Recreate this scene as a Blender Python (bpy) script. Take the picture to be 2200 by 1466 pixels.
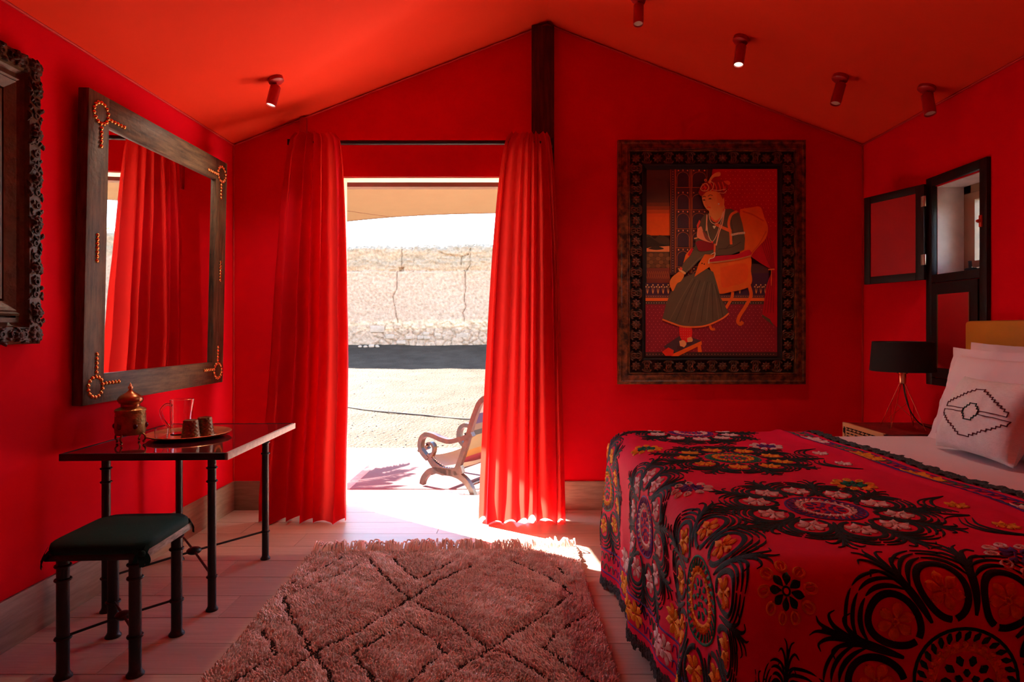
import bpy, bmesh, math, random
import numpy as np
from mathutils import Vector, Matrix, Euler, noise
from mathutils.geometry import tessellate_polygon
PI = math.pi
R = math.radians
rnd = random.Random(7)
for o in list(bpy.data.objects):
    bpy.data.objects.remove(o, do_unlink=True)
scene = bpy.context.scene
col = scene.collection

# ------------------------------------------------------------------ camera
F, CH, VX, VY = 1300.0, 1.25, 1131.0, 708.0      # focal length (px of a 2200 px frame), eye height, vanishing point
cam_d = bpy.data.cameras.new('camera')
cam = bpy.data.objects.new('camera', cam_d)
col.objects.link(cam)
cam.location = (0, 0, CH)
cam.rotation_euler = (PI/2, 0, 0)
cam_d.sensor_fit = 'HORIZONTAL'
cam_d.sensor_width = 36.0
cam_d.lens = 36.0*F/2200.0
cam_d.shift_x = -(VX-1100.0)/2200.0
cam_d.shift_y = (VY-733.0)/2200.0
cam_d.clip_start = 0.05
cam_d.clip_end = 500
scene.camera = cam

# ------------------------------------------------------------------ light and exposure
SUN_EL, SUN_DIR = R(32), Vector((0.814, -0.581))
SUN_STRENGTH, SKY_STRENGTH = 41.0, 0.60
LAMP_POWER = 9.0
scene.view_settings.view_transform = 'Standard'
scene.view_settings.look = 'None'
scene.view_settings.exposure = 1.6
scene.view_settings.gamma = 1.0
scene.view_settings.use_curve_mapping = False

world = bpy.data.worlds.new('world')
scene.world = world
world.use_nodes = True
wn, wl = world.node_tree.nodes, world.node_tree.links
wn.clear()
wo = wn.new('ShaderNodeOutputWorld')
wb = wn.new('ShaderNodeBackground')
sky = wn.new('ShaderNodeTexSky')
sky.sky_type = 'NISHITA'
sky.sun_disc = False
sky.sun_elevation = SUN_EL
sky.sun_rotation = math.atan2(-SUN_DIR.x, -SUN_DIR.y)
sky.air_density = 1.0
sky.dust_density = 0.25
wb.inputs['Strength'].default_value = SKY_STRENGTH
wl.new(sky.outputs['Color'], wb.inputs['Color'])
wl.new(wb.outputs['Background'], wo.inputs['Surface'])

sun_d = bpy.data.lights.new('sun_offscreen', 'SUN')
sun_d.energy = SUN_STRENGTH
sun_d.angle = R(0.6)
sun_d.color = (1.0, 0.93, 0.82)
sun = bpy.data.objects.new('sun_offscreen', sun_d)
col.objects.link(sun)
sun.location = (-6, 12, 9)
_d = Vector((SUN_DIR.x*math.cos(SUN_EL), SUN_DIR.y*math.cos(SUN_EL), -math.sin(SUN_EL)))
sun.rotation_euler = _d.to_track_quat('-Z', 'Y').to_euler()

# ------------------------------------------------------------------ helpers
def ray(px, py):
    return Vector(((px-VX)/F, 1.0, (VY-py)/F))
def on_z(px, py, z):
    d = ray(px, py); t = (z-CH)/d.z
    return Vector((d.x*t, t, z))
def on_y(px, py, y):
    d = ray(px, py)
    return Vector((d.x*y, y, CH+d.z*y))

ROOT = {}
def rootm(o):
    return ROOT.get(o.name)
def link(o, parent=None):
    col.objects.link(o)
    if parent is not None:
        o.parent = parent
    return o
def props(o, label=None, cat=None, group=None, kind=None):
    if label: o['label'] = label
    if cat: o['category'] = cat
    if group: o['group'] = group
    if kind: o['kind'] = kind
    return o
def thing(name, label, cat, loc=(0, 0, 0), rot=(0, 0, 0), group=None, kind=None):
    o = bpy.data.objects.new(name, None)
    o.empty_display_size = 0.05
    link(o)
    o.location = loc
    o.rotation_euler = rot
    props(o, label, cat, group, kind)
    ROOT[o.name] = Matrix.Translation(Vector(loc)) @ Euler(rot).to_matrix().to_4x4()
    return o
def copy_tree(o, parent=None):
    c = o.copy()
    col.objects.link(c)
    c.parent = parent
    for ch in [k for k in o.children]:
        copy_tree(ch, c)
    return c

class MB:
    def __init__(s):
        s.v, s.f, s.m = [], [], []
    def add(s, vs, fs, mi=0, M=None):
        b = len(s.v)
        if M is not None:
            vs = [M @ Vector(p) for p in vs]
        s.v.extend([tuple(p) for p in vs])
        s.f.extend([tuple(i+b for i in f) for f in fs])
        s.m.extend([mi]*len(fs))
        return s
    def box(s, lo, hi, bev=0.0, mi=0, M=None):
        x0, y0, z0 = lo; x1, y1, z1 = hi
        if bev <= 0:
            vs = [(x0,y0,z0),(x1,y0,z0),(x1,y1,z0),(x0,y1,z0),(x0,y0,z1),(x1,y0,z1),(x1,y1,z1),(x0,y1,z1)]
            fs = [(0,3,2,1),(4,5,6,7),(0,1,5,4),(1,2,6,5),(2,3,7,6),(3,0,4,7)]
            return s.add(vs, fs, mi, M)
        bm = bmesh.new()
        bmesh.ops.create_cube(bm, size=1.0)
        for v in bm.verts:
            v.co = Vector(((x0+x1)/2+v.co.x*(x1-x0), (y0+y1)/2+v.co.y*(y1-y0), (z0+z1)/2+v.co.z*(z1-z0)))
        bmesh.ops.bevel(bm, geom=list(bm.edges), offset=bev, segments=2, profile=0.5, affect='EDGES')
        bm.verts.index_update()
        s.add([v.co.copy() for v in bm.verts], [[v.index for v in f.verts] for f in bm.faces], mi, M)
        bm.free()
        return s
    def lathe(s, prof, n=24, c=(0, 0, 0), mi=0, M=None, cap=True):
        vs, fs = [], []
        for (r, z) in prof:
            for k in range(n):
                a = 2*PI*k/n
                vs.append((c[0]+r*math.cos(a), c[1]+r*math.sin(a), c[2]+z))
        for i in range(len(prof)-1):
            for k in range(n):
                k2 = (k+1) % n
                fs.append((i*n+k, i*n+k2, (i+1)*n+k2, (i+1)*n+k))
        if cap:
            if prof[0][0] > 1e-6: fs.append(tuple(range(n-1, -1, -1)))
            if prof[-1][0] > 1e-6: fs.append(tuple((len(prof)-1)*n+k for k in range(n)))
        return s.add(vs, fs, mi, M)
    def tube(s, pts, r, n=8, mi=0, M=None, cap=True, flat=None):
        pts = [Vector(p) for p in pts]
        rs = r if isinstance(r, (list, tuple)) else [r]*len(pts)
        vs, fs = [], []
        up = None
        for i, p in enumerate(pts):
            t = (pts[min(i+1, len(pts)-1)]-pts[max(i-1, 0)])
            if t.length < 1e-9: t = Vector((0, 0, 1))
            t.normalize()
            if up is None:
                up = Vector((0, 0, 1)) if abs(t.z) < 0.9 else Vector((1, 0, 0))
            a = t.cross(up)
            if a.length < 1e-6: a = t.cross(Vector((0, 1, 0)))
            a.normalize()
            b = a.cross(t).normalized()
            up = b
            fa, fb = (1, 1) if flat is None else flat
            for k in range(n):
                th = 2*PI*k/n
                vs.append(p + a*(rs[i]*fa*math.cos(th)) + b*(rs[i]*fb*math.sin(th)))
        for i in range(len(pts)-1):
            for k in range(n):
                k2 = (k+1) % n
                fs.append((i*n+k, i*n+k2, (i+1)*n+k2, (i+1)*n+k))
        if cap:
            fs.append(tuple(range(n-1, -1, -1)))
            fs.append(tuple((len(pts)-1)*n+k for k in range(n)))
        return s.add(vs, fs, mi, M)
    def torus(s, c, Rr, r, axis='z', n=20, m=8, mi=0, M=None):
        vs, fs = [], []
        for i in range(n):
            a = 2*PI*i/n
            for j in range(m):
                b = 2*PI*j/m
                q = (Rr+r*math.cos(b))
                x, y, z = q*math.cos(a), q*math.sin(a), r*math.sin(b)
                if axis == 'x': x, y, z = z, x, y
                if axis == 'y': x, y, z = x, z, y
                vs.append((c[0]+x, c[1]+y, c[2]+z))
        for i in range(n):
            for j in range(m):
                fs.append((i*m+j, ((i+1) % n)*m+j, ((i+1) % n)*m+(j+1) % m, i*m+(j+1) % m))
        return s.add(vs, fs, mi, M)
    def ball(s, c, rad, n=12, m=8, mi=0, M=None):
        rx, ry, rz = rad if isinstance(rad, (list, tuple)) else (rad, rad, rad)
        vs, fs = [(c[0], c[1], c[2]-rz)], []
        for i in range(1, m):
            ph = -PI/2+PI*i/m
            for k in range(n):
                a = 2*PI*k/n
                vs.append((c[0]+rx*math.cos(ph)*math.cos(a), c[1]+ry*math.cos(ph)*math.sin(a), c[2]+rz*math.sin(ph)))
        vs.append((c[0], c[1], c[2]+rz))
        top = len(vs)-1
        for k in range(n):
            fs.append((0, 1+(k+1) % n, 1+k))
            fs.append((top, 1+(m-2)*n+k, 1+(m-2)*n+(k+1) % n))
        for i in range(m-2):
            for k in range(n):
                fs.append((1+i*n+k, 1+i*n+(k+1) % n, 1+(i+1)*n+(k+1) % n, 1+(i+1)*n+k))
        return s.add(vs, fs, mi, M)
    def grid(s, fn, nu, nv, mi=0, wrap_u=False, mfn=None):
        b = len(s.v)
        for j in range(nv+1):
            for i in range(nu+(0 if wrap_u else 1)):
                s.v.append(tuple(fn(i/nu, j/nv)))
        w = nu if wrap_u else nu+1
        for j in range(nv):
            for i in range(nu):
                i2 = (i+1) % w if wrap_u else i+1
                s.f.append((b+j*w+i, b+j*w+i2, b+(j+1)*w+i2, b+(j+1)*w+i))
                s.m.append(mfn(i/nu, j/nv) if mfn else mi)
        return s
    def prism(s, poly, a, b, mi=0, M=None):
        """poly: list of (x,z); extruded along y from a to b"""
        n = len(poly)
        vs = [(p[0], a, p[1]) for p in poly]+[(p[0], b, p[1]) for p in poly]
        tris = tessellate_polygon([[Vector((p[0], p[1], 0)) for p in poly]])
        fs = [tuple(t) for t in tris]+[tuple(i+n for i in reversed(t)) for t in tris]
        for i in range(n):
            j = (i+1) % n
            fs.append((i, i+n, j+n, j))
        return s.add(vs, fs, mi, M)
    def build(s, name, mats, parent=None, smooth=True, angle=40, world=False, base=True):
        me = bpy.data.meshes.new(name)
        vs = s.v
        loc = None
        if parent is None and base and vs:
            a = np.array(vs, float)
            lo, hi = a.min(0), a.max(0)
            loc = ((lo[0]+hi[0])/2, (lo[1]+hi[1])/2, lo[2])
            vs = (a-np.array(loc)).tolist()
        elif parent is not None and world:
            p = parent
            while p.parent is not None: p = p.parent
            Mi = ROOT[p.name].inverted()
            vs = [tuple(Mi @ Vector(q)) for q in vs]
        me.from_pydata(vs, [], s.f)
        if not isinstance(mats, (list, tuple)): mats = [mats]
        for m in mats: me.materials.append(m)
        if len(mats) > 1:
            me.polygons.foreach_set('material_index', s.m)
        bm = bmesh.new(); bm.from_mesh(me)
        bmesh.ops.recalc_face_normals(bm, faces=list(bm.faces))
        bm.to_mesh(me); bm.free()
        if smooth:
            me.polygons.foreach_set('use_smooth', [True]*len(me.polygons))
            if angle < 180:
                me.set_sharp_from_angle(angle=R(angle))
        me.update()
        o = bpy.data.objects.new(name, me)
        if loc: o.location = loc
        link(o, parent)
        if parent is None and loc:
            ROOT[o.name] = Matrix.Translation(Vector(loc))
        return o

def inst(mesh, name, parent, loc, rot=(0, 0, 0), scale=(1, 1, 1)):
    o = bpy.data.objects.new(name, mesh)
    link(o, parent)
    o.location, o.rotation_euler, o.scale = loc, rot, scale
    return o
def mesh_of(mb, name, mats, **k):
    o = mb.build(name, mats, base=False, **k)
    me = o.data
    bpy.data.objects.remove(o)
    return me
def catmull(pts, n=8):
    P = [Vector(p) for p in pts]
    P = [P[0]*2-P[1]]+P+[P[-1]*2-P[-2]]
    out = []
    for i in range(1, len(P)-2):
        for k in range(n):
            t = k/n
            a, b, c, d = P[i-1], P[i], P[i+1], P[i+2]
            out.append(0.5*((2*b)+(-a+c)*t+(2*a-5*b+4*c-d)*t*t+(-a+3*b-3*c+d)*t*t*t))
    out.append(P[-2])
    return out
def sm(x, a, b):
    t = min(1, max(0, (x-a)/(b-a)))
    return t*t*(3-2*t)
def lerp(a, b, t): return a+(b-a)*t
def fbm(x, y, z=0, o=3):
    return noise.fractal(Vector((x, y, z)), 1.0, 2.0, o)

# ------------------------------------------------------------------ materials
def mat(name, c, rough=0.6, metal=0.0, var=0.0, vscale=6.0, stretch=(1, 1, 1), bump=0.0, bscale=60.0, c2=None,
        spec=0.5, transl=0.0, tcol=None, coat=0.0, sheen=0.0, trans=0.0, ior=1.45, randval=0.0, detail=4.0, bdist=0.01,
        vlo=0.35, vhi=0.65, bstretch=None):
    m = bpy.data.materials.new(name)
    m.use_nodes = True
    nt = m.node_tree; N, L = nt.nodes, nt.links
    p = N['Principled BSDF']; out = N['Material Output']
    p.inputs['Roughness'].default_value = rough
    p.inputs['Metallic'].default_value = metal
    p.inputs['Specular IOR Level'].default_value = spec
    p.inputs['Coat Weight'].default_value = coat
    p.inputs['Coat Roughness'].default_value = 0.08
    p.inputs['Sheen Weight'].default_value = sheen
    p.inputs['Transmission Weight'].default_value = trans
    p.inputs['IOR'].default_value = ior
    c = tuple(c)
    p.inputs['Base Color'].default_value = (*c, 1)
    tc = N.new('ShaderNodeTexCoord')
    csock = None
    if var > 0 or c2 is not None:
        mp = N.new('ShaderNodeMapping'); mp.inputs['Scale'].default_value = stretch
        L.new(tc.outputs['Object'], mp.inputs['Vector'])
        nz = N.new('ShaderNodeTexNoise'); nz.inputs['Scale'].default_value = vscale; nz.inputs['Detail'].default_value = detail
        nz.inputs['Roughness'].default_value = 0.6
        L.new(mp.outputs['Vector'], nz.inputs['Vector'])
        cr = N.new('ShaderNodeValToRGB')
        cr.color_ramp.elements[0].position = vlo
        cr.color_ramp.elements[1].position = vhi
        if c2 is None:
            lo = tuple(max(0, x*(1-var)) for x in c); hi = tuple(min(1, x*(1+var)) for x in c)
        else:
            lo, hi = c, tuple(c2)
        cr.color_ramp.elements[0].color = (*lo, 1)
        cr.color_ramp.elements[1].color = (*hi, 1)
        L.new(nz.outputs['Fac'], cr.inputs['Fac'])
        csock = cr.outputs['Color']
        if randval > 0:
            oi = N.new('ShaderNodeObjectInfo')
            ad = N.new('ShaderNodeVectorMath'); ad.operation = 'ADD'
            L.new(mp.outputs['Vector'], ad.inputs[0])
            ml = N.new('ShaderNodeMath'); ml.operation = 'MULTIPLY'; ml.inputs[1].default_value = 37.0
            L.new(oi.outputs['Random'], ml.inputs[0]); L.new(ml.outputs[0], ad.inputs[1])
            L.new(ad.outputs[0], nz.inputs['Vector'])
            mr = N.new('ShaderNodeMapRange'); mr.inputs['To Min'].default_value = 1-randval; mr.inputs['To Max'].default_value = 1+randval
            L.new(oi.outputs['Random'], mr.inputs['Value'])
            hs = N.new('ShaderNodeHueSaturation')
            L.new(mr.outputs[0], hs.inputs['Value']); L.new(csock, hs.inputs['Color'])
            csock = hs.outputs['Color']
        L.new(csock, p.inputs['Base Color'])
    if bump > 0:
        nb = N.new('ShaderNodeTexNoise'); nb.inputs['Scale'].default_value = bscale; nb.inputs['Detail'].default_value = 3
        if bstretch:
            mb_ = N.new('ShaderNodeMapping'); mb_.inputs['Scale'].default_value = bstretch
            L.new(tc.outputs['Object'], mb_.inputs['Vector']); L.new(mb_.outputs['Vector'], nb.inputs['Vector'])
        else:
            L.new(tc.outputs['Object'], nb.inputs['Vector'])
        bp = N.new('ShaderNodeBump'); bp.inputs['Strength'].default_value = bump; bp.inputs['Distance'].default_value = bdist
        L.new(nb.outputs['Fac'], bp.inputs['Height']); L.new(bp.outputs['Normal'], p.inputs['Normal'])
    if transl > 0:
        tr = N.new('ShaderNodeBsdfTranslucent')
        tr.inputs['Color'].default_value = (*(tcol or c), 1)
        mx = N.new('ShaderNodeMixShader'); mx.inputs['Fac'].default_value = transl
        L.new(p.outputs['BSDF'], mx.inputs[1]); L.new(tr.outputs['BSDF'], mx.inputs[2])
        L.new(mx.outputs['Shader'], out.inputs['Surface'])
    return m

RED = (0.76, 0.0035, 0.015)
m_wall = mat('red_wall_fabric', RED, 0.9, var=0.05, vscale=1.5, bump=0.06, bscale=350, spec=0.06)
m_ceil = mat('red_ceiling_canvas', (0.82, 0.046, 0.018), 0.7, var=0.04, vscale=1.0, bump=0.10, bscale=3.0, bdist=0.03, spec=0.08)
m_cord = mat('red_piping', (0.62, 0.02, 0.02), 0.6)
m_plank = mat('pale_wood_tile', (0.52, 0.37, 0.29), 0.38, c2=(0.66, 0.49, 0.40), vscale=3.0, stretch=(1.2, 14, 6), randval=0.09, bump=0.05, bscale=20, spec=0.45)
m_grout = mat('tile_joint', (0.12, 0.085, 0.07), 0.9)
m_base = mat('pale_wood_skirting', (0.26, 0.17, 0.115), 0.45, c2=(0.37, 0.26, 0.18), vscale=3.0, stretch=(2, 2, 16))
m_cream = mat('cream_paint', (0.78, 0.62, 0.46), 0.5, var=0.04)
m_darkwood = mat('dark_stained_timber', (0.028, 0.008, 0.006), 0.55, c2=(0.085, 0.022, 0.013), vscale=5, stretch=(14, 14, 1.1), bump=0.25, bscale=60)
m_mframe = mat('weathered_brown_wood', (0.028, 0.016, 0.010), 0.5, c2=(0.18, 0.108, 0.055), vscale=5, stretch=(9, 9, 1.2), bump=0.25, bscale=45, vlo=0.3, vhi=0.75)
m_mframe_h = mat('weathered_brown_wood_rail', (0.028, 0.016, 0.010), 0.5, c2=(0.18, 0.108, 0.055), vscale=5, stretch=(1.2, 9, 9), bump=0.25, bscale=45, vlo=0.3, vhi=0.75)
m_mirror = mat('mirror_silver', (0.93, 0.93, 0.93), 0.015, metal=1.0)
m_brass = mat('polished_brass_stud', (0.85, 0.42, 0.13), 0.18, metal=1.0)
m_oldbrass = mat('aged_brass', (0.30, 0.17, 0.055), 0.34, metal=1.0, c2=(0.60, 0.36, 0.13), vscale=14, bump=0.3, bscale=120)
m_tray = mat('copper_tray', (0.88, 0.50, 0.25), 0.28, metal=1.0, var=0.15, vscale=20, bump=0.1, bscale=150)
m_garnet = mat('dark_garnet_glass', (0.10, 0.004, 0.006), 0.1, spec=0.8)
m_iron = mat('black_iron', (0.007, 0.0052, 0.0046), 0.42, var=0.3, vscale=20, bump=0.2, bscale=90, spec=0.5)
m_tabletop = mat('plum_glass_top', (0.085, 0.010, 0.016), 0.04, spec=0.8, coat=0.6)
m_edge = mat('cream_table_edge', (0.66, 0.58, 0.50), 0.5, var=0.12, vscale=40)
m_greystrip = mat('mottled_grey_strip', (0.10, 0.085, 0.075), 0.6, c2=(0.34, 0.31, 0.27), vscale=16, stretch=(4, 1, 4))
m_green = mat('bottle_green_cloth', (0.004, 0.036, 0.027), 0.8, var=0.08, vscale=8, bump=0.15, bscale=250, sheen=0.0, spec=0.2)
m_curtain = mat('red_curtain_cloth', (0.70, 0.004, 0.017), 0.7, var=0.04, vscale=3, bump=0.08, bscale=260, transl=0.32, tcol=(0.80, 0.03, 0.02), spec=0.12)
m_black = mat('black_metal', (0.015, 0.013, 0.013), 0.4, spec=0.4)
m_shade = mat('black_lamp_shade', (0.010, 0.009, 0.009), 0.8)
m_copper = mat('copper_wire', (0.80, 0.30, 0.16), 0.25, metal=1.0)
m_head = mat('ochre_leather', (0.56, 0.23, 0.022), 0.5, var=0.06, vscale=4, bump=0.12, bscale=120)
m_sheet = mat('pale_cotton_sheet', (0.80, 0.64, 0.68), 0.85, var=0.02, vscale=3, bump=0.12, bscale=14, spec=0.2)
m_pillow = mat('pale_pillow_cotton', (0.82, 0.65, 0.68), 0.85, bump=0.18, bscale=16, spec=0.2)
m_linen = mat('ivory_woven_cotton', (0.80, 0.74, 0.71), 0.85, var=0.05, vscale=60, stretch=(1, 1, 6), bump=0.2, bscale=200, spec=0.2)
m_spread = mat('crimson_bedspread', (0.72, 0.008, 0.055), 0.75, var=0.05, vscale=4, bump=0.14, bscale=45, spec=0.08)
def thread(name, c):
    return mat(name, c, 0.75, var=0.12, vscale=60, bump=0.35, bscale=330, spec=0.25)
m_tblack = thread('black_thread', (0.010, 0.008, 0.011))
m_tyel = thread('marigold_thread', (0.88, 0.36, 0.016))
m_tgrn = thread('green_thread', (0.012, 0.19, 0.115))
m_twht = thread('pale_pink_thread', (0.83, 0.60, 0.60))
m_tpur = thread('purple_thread', (0.10, 0.018, 0.21))
m_tmar = thread('maroon_thread', (0.10, 0.004, 0.014))
m_tdgr = thread('dark_green_thread', (0.008, 0.035, 0.03))
m_fringe = mat('black_crochet', (0.022, 0.020, 0.024), 0.9, c2=(0.09, 0.085, 0.09), vscale=90, bump=0.8, bscale=160)
m_wool = mat('pink_wool_pile', (0.92, 0.60, 0.53), 0.95, c2=(0.98, 0.76, 0.70), vscale=25, spec=0.1)
m_woold = mat('dark_wool_line', (0.10, 0.06, 0.055), 0.95, var=0.3, vscale=40, spec=0.1)
m_woolb = mat('rug_backing', (0.82, 0.52, 0.46), 0.95)
m_glass = mat('clear_glass', (1, 1, 1), 0.0, trans=1.0, ior=1.45)
m_amber = mat('smoky_amber_glass', (0.26, 0.13, 0.055), 0.22, metal=0.75, bump=0.3, bscale=160, spec=0.5)
m_redpaint = mat('red_painted_panel', (0.50, 0.006, 0.012), 0.6, var=0.04)
m_winblack = mat('black_stained_frame', (0.010, 0.005, 0.004), 0.55, bump=0.15, bscale=50, var=0.3, vscale=12, stretch=(8, 8, 1))
m_alu = mat('tan_aluminium_window', (0.34, 0.20, 0.12), 0.45)
m_reveal = mat('whitewashed_reveal', (0.80, 0.72, 0.66), 0.8, var=0.12, vscale=6)
m_steel = mat('worn_steel_hinge', (0.45, 0.36, 0.28), 0.35, metal=1.0)
m_spot = mat('red_spot_lamp', (0.42, 0.010, 0.012), 0.4, spec=0.5)
m_lens_off = mat('unlit_lamp_lens', (0.55, 0.42, 0.34), 0.25, spec=0.6)
m_lens = bpy.data.materials.new('lamp_lens'); m_lens.use_nodes = True
_p = m_lens.node_tree.nodes['Principled BSDF']
_p.inputs['Base Color'].default_value = (0.9, 0.8, 0.7, 1)
_p.inputs['Emission Color'].default_value = (1.0, 0.80, 0.58, 1)
_p.inputs['Emission Strength'].default_value = 0.6

# ================================================================== THE ROOM
XL, XR, YB, YF = -2.03, 2.33, 4.19, -0.9
EAVE, RIDGE, XRID = 2.53, 3.37, 0.14
WT = 0.14
def ceil_z(x):
    return EAVE+(RIDGE-EAVE)*((x-XL)/(XRID-XL) if x < XRID else (XR-x)/(XR-XRID))
SILL_Y = 4.56
DECK_Z = -0.08
DECK_Y = 6.78

# floor with its planks
fb = MB(); fb.box((XL-0.1, YF-0.1, -0.16), (XR+0.1, SILL_Y, -0.012))
floor = props(fb.build('floor', m_grout, base=False), kind='structure', label='pale wood-look plank floor of the tent room')
pm = MB(); pm.box((-0.5, -0.5, -1.0), (0.5, 0.5, 0.0)); plank_me = mesh_of(pm, 'plank', m_plank, smooth=False)
m_dplank = mat('pale_terrace_tile', (0.72, 0.60, 0.49), 0.5, c2=(0.84, 0.73, 0.62), vscale=3.0, stretch=(1.2, 14, 6), randval=0.08, bump=0.05, bscale=20)
deck_me = plank_me.copy(); deck_me.materials.clear(); deck_me.materials.append(m_dplank)
def lay_planks(parent, x0, x1, y0, y1, ztop, rows_from, pitch, offs, length=1.2, gap=0.0034):
    n0 = int(math.floor((y0-rows_from)/pitch))
    for k in range(n0, n0+200):
        a, b = rows_from+k*pitch, rows_from+(k+1)*pitch
        if a >= y1-1e-4: break
        a2, b2 = max(a, y0), min(b, y1)
        if b2-a2 < 0.02: continue
        x = offs[k % len(offs)]
        while x > x0: x -= length
        while x < x1:
            u, v = max(x, x0), min(x+length, x1)
            if v-u > 0.03:
                dz = rnd.uniform(-0.0006, 0.0006)
                inst(plank_me, 'plank', parent, ((u+v)/2, (a2+b2)/2, ztop+dz), (0, 0, 0), (v-u-gap, b2-a2-gap, 0.014))
            x += length
lay_planks(floor, XL, XR, 1.0, SILL_Y, 0.0, 3.916, 0.2155, [-0.36, -0.92, -0.14, -0.55])
lay_planks(floor, XL, XR, YF, 1.0, 0.0, 3.916, 0.2155, [-0.36, -0.92, -0.14, -0.55], 2.4)
db = MB(); db.box((-3.0, SILL_Y+0.001, -0.30), (3.4, DECK_Y, DECK_Z-0.012))
deck = props(db.build('terrace_floor', m_grout, base=False), kind='structure', label='sunlit pale plank terrace outside the doorway')
plank_me = deck_me
lay_planks(deck, -3.0, 3.4, SILL_Y+0.002, DECK_Y, DECK_Z, 4.56, 0.222, [0.1, -0.5, -0.25])

# walls
DX0, DX1, DZ = -1.29, 0.03, 2.31
wb_ = MB()
Y0, Y1 = YB, YB+0.12
wb_.prism([(XL-WT, -0.02), (DX0, -0.02), (DX0, ceil_z(DX0)+0.05), (XL-WT, EAVE)], Y0, Y1)
wb_.prism([(DX0, DZ), (DX1, DZ), (DX1, ceil_z(DX1)+0.05), (DX0, ceil_z(DX0)+0.05)], Y0, Y1)
wb_.prism([(DX1, -0.02), (XR+WT, -0.02), (XR+WT, EAVE), (XRID, RIDGE+0.05), (DX1, ceil_z(DX1)+0.05)], Y0, Y1)
props(wb_.build('wall_back', m_wall, base=False, smooth=False), kind='structure', label='red fabric gable wall with the doorway')
wl_ = MB(); wl_.box((XL-WT, YF-WT, -0.02), (XL, YB, EAVE+0.03))
props(wl_.build('wall_left', m_wall, base=False, smooth=False), kind='structure', label='red fabric side wall behind the mirror')
WY0, WY1, WZ0, WZ1 = 3.085, 3.45, 1.555, 2.065
wr_ = MB()
wr_.box((XR, YF-WT, -0.02), (XR+WT, WY0, EAVE+0.03)); wr_.box((XR, WY1, -0.02), (XR+WT, YB, EAVE+0.03))
wr_.box((XR, WY0, -0.02), (XR+WT, WY1, WZ0)); wr_.box((XR, WY0, WZ1), (XR+WT, WY1, EAVE+0.03))
props(wr_.build('wall_right', m_wall, base=False, smooth=False), kind='structure', label='red fabric side wall behind the headboard')
wf_ = MB()
wf_.prism([(XL-WT, -0.02), (XR+WT, -0.02), (XR+WT, EAVE), (XRID, RIDGE+0.05), (XL-WT, EAVE)], YF-WT, YF)
props(wf_.build('wall_front', m_wall, base=False, smooth=False), kind='structure', label='red fabric gable wall opposite the doorway')
cl = MB()
for (xa, xb) in ((XL-WT-0.05, XRID), (XRID, XR+WT+0.05)):
    za = EAVE+(RIDGE-EAVE)*((xa-XL)/(XRID-XL) if xa < XRID-1e-6 else (XR-xa)/(XR-XRID))
    zb = EAVE+(RIDGE-EAVE)*((xb-XL)/(XRID-XL) if xb < XRID+1e-6 else (XR-xb)/(XR-XRID))
    def cf(u, v, s=0):
        x, y = lerp(xa, xb, u), lerp(YF-WT, YB+0.125, v)
        z = lerp(za, zb, u)
        return (x, y, z-0.018*math.sin(PI*u)*math.sin(PI*min(1, max(0, v)))+0.004*fbm(x*2.2, y*2.2))
    cl.grid(cf, 40, 60)
    cl.grid(lambda u, v: (lerp(xa, xb, u), lerp(YF-WT, YB+0.125, v), lerp(za, zb, u)+0.06), 2, 2)
props(cl.build('ceiling', m_ceil, base=False, angle=30), kind='structure', label='sloping red canvas ceiling')

def struct_mb(name, mb, m, label=None, **k):
    return props(mb.build(name, m, base=False, **k), kind='structure', label=label)
BH = 0.20
b = MB(); b.box((XL, YF, 0), (XL+0.014, YB, BH), 0.003); struct_mb('baseboard_left', b, m_base)
b = MB(); b.box((XR-0.014, YF, 0), (XR, YB, BH), 0.003); struct_mb('baseboard_right', b, m_base)
b = MB(); b.box((XL+0.014, YB-0.014, 0), (DX0-0.05, YB, BH), 0.003); b.box((DX1+0.20, YB-0.014, 0), (XR-0.014, YB, BH), 0.003)
struct_mb('baseboard_back', b, m_base)
# piping at corners and eaves
b = MB(); b.tube([(XL+0.006, YB-0.006, BH), (XL+0.006, YB-0.006, EAVE)], 0.005, 6); struct_mb('trim_1', b, m_cord, 'red piping in the corner beside the mirror')
b = MB(); b.tube([(XR-0.006, YB-0.006, BH), (XR-0.006, YB-0.006, EAVE)], 0.005, 6); struct_mb('trim_2', b, m_cord, 'red piping in the corner beside the shuttered window')
b = MB(); b.tube([(XL+0.008, YF, EAVE-0.006), (XL+0.008, YB, EAVE-0.006)], 0.006, 6); struct_mb('trim_3', b, m_cord, 'red piping along the eave above the mirror')
b = MB(); b.tube([(XR-0.008, YF, EAVE-0.006), (XR-0.008, YB, EAVE-0.006)], 0.006, 6); struct_mb('trim_4', b, m_cord, 'red piping along the eave above the window')
b = MB()
b.tube([(XL, YB-0.008, EAVE-0.01), (XRID, YB-0.008, RIDGE-0.012), (XR, YB-0.008, EAVE-0.01)], 0.006, 6)
struct_mb('trim_5', b, m_cord, 'red piping along the gable slopes')
# door casing
b = MB()
b.box((DX0-0.035, YB+0.02, -0.02), (DX0+0.012, YB+0.125, DZ+0.02), 0.004)
b.box((DX1-0.012, YB+0.02, -0.02), (DX1+0.035, YB+0.125, DZ+0.02), 0.004)
b.box((DX0-0.035, YB+0.004, DZ-0.012), (DX1+0.035, YB+0.125, DZ+0.03), 0.004)
struct_mb('door_1', b, m_cream, 'cream painted frame of the open doorway')
b = MB(); b.box((DX0-0.6, YB+0.33, 2.314), (DX1+0.6, YB+0.41, 2.47), 0.006)
m_beam = mat('brown_awning_beam', (0.13, 0.065, 0.032), 0.6, var=0.08)
struct_mb('trim_6', b, m_beam, 'brown beam under the awning above the doorway')

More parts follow.
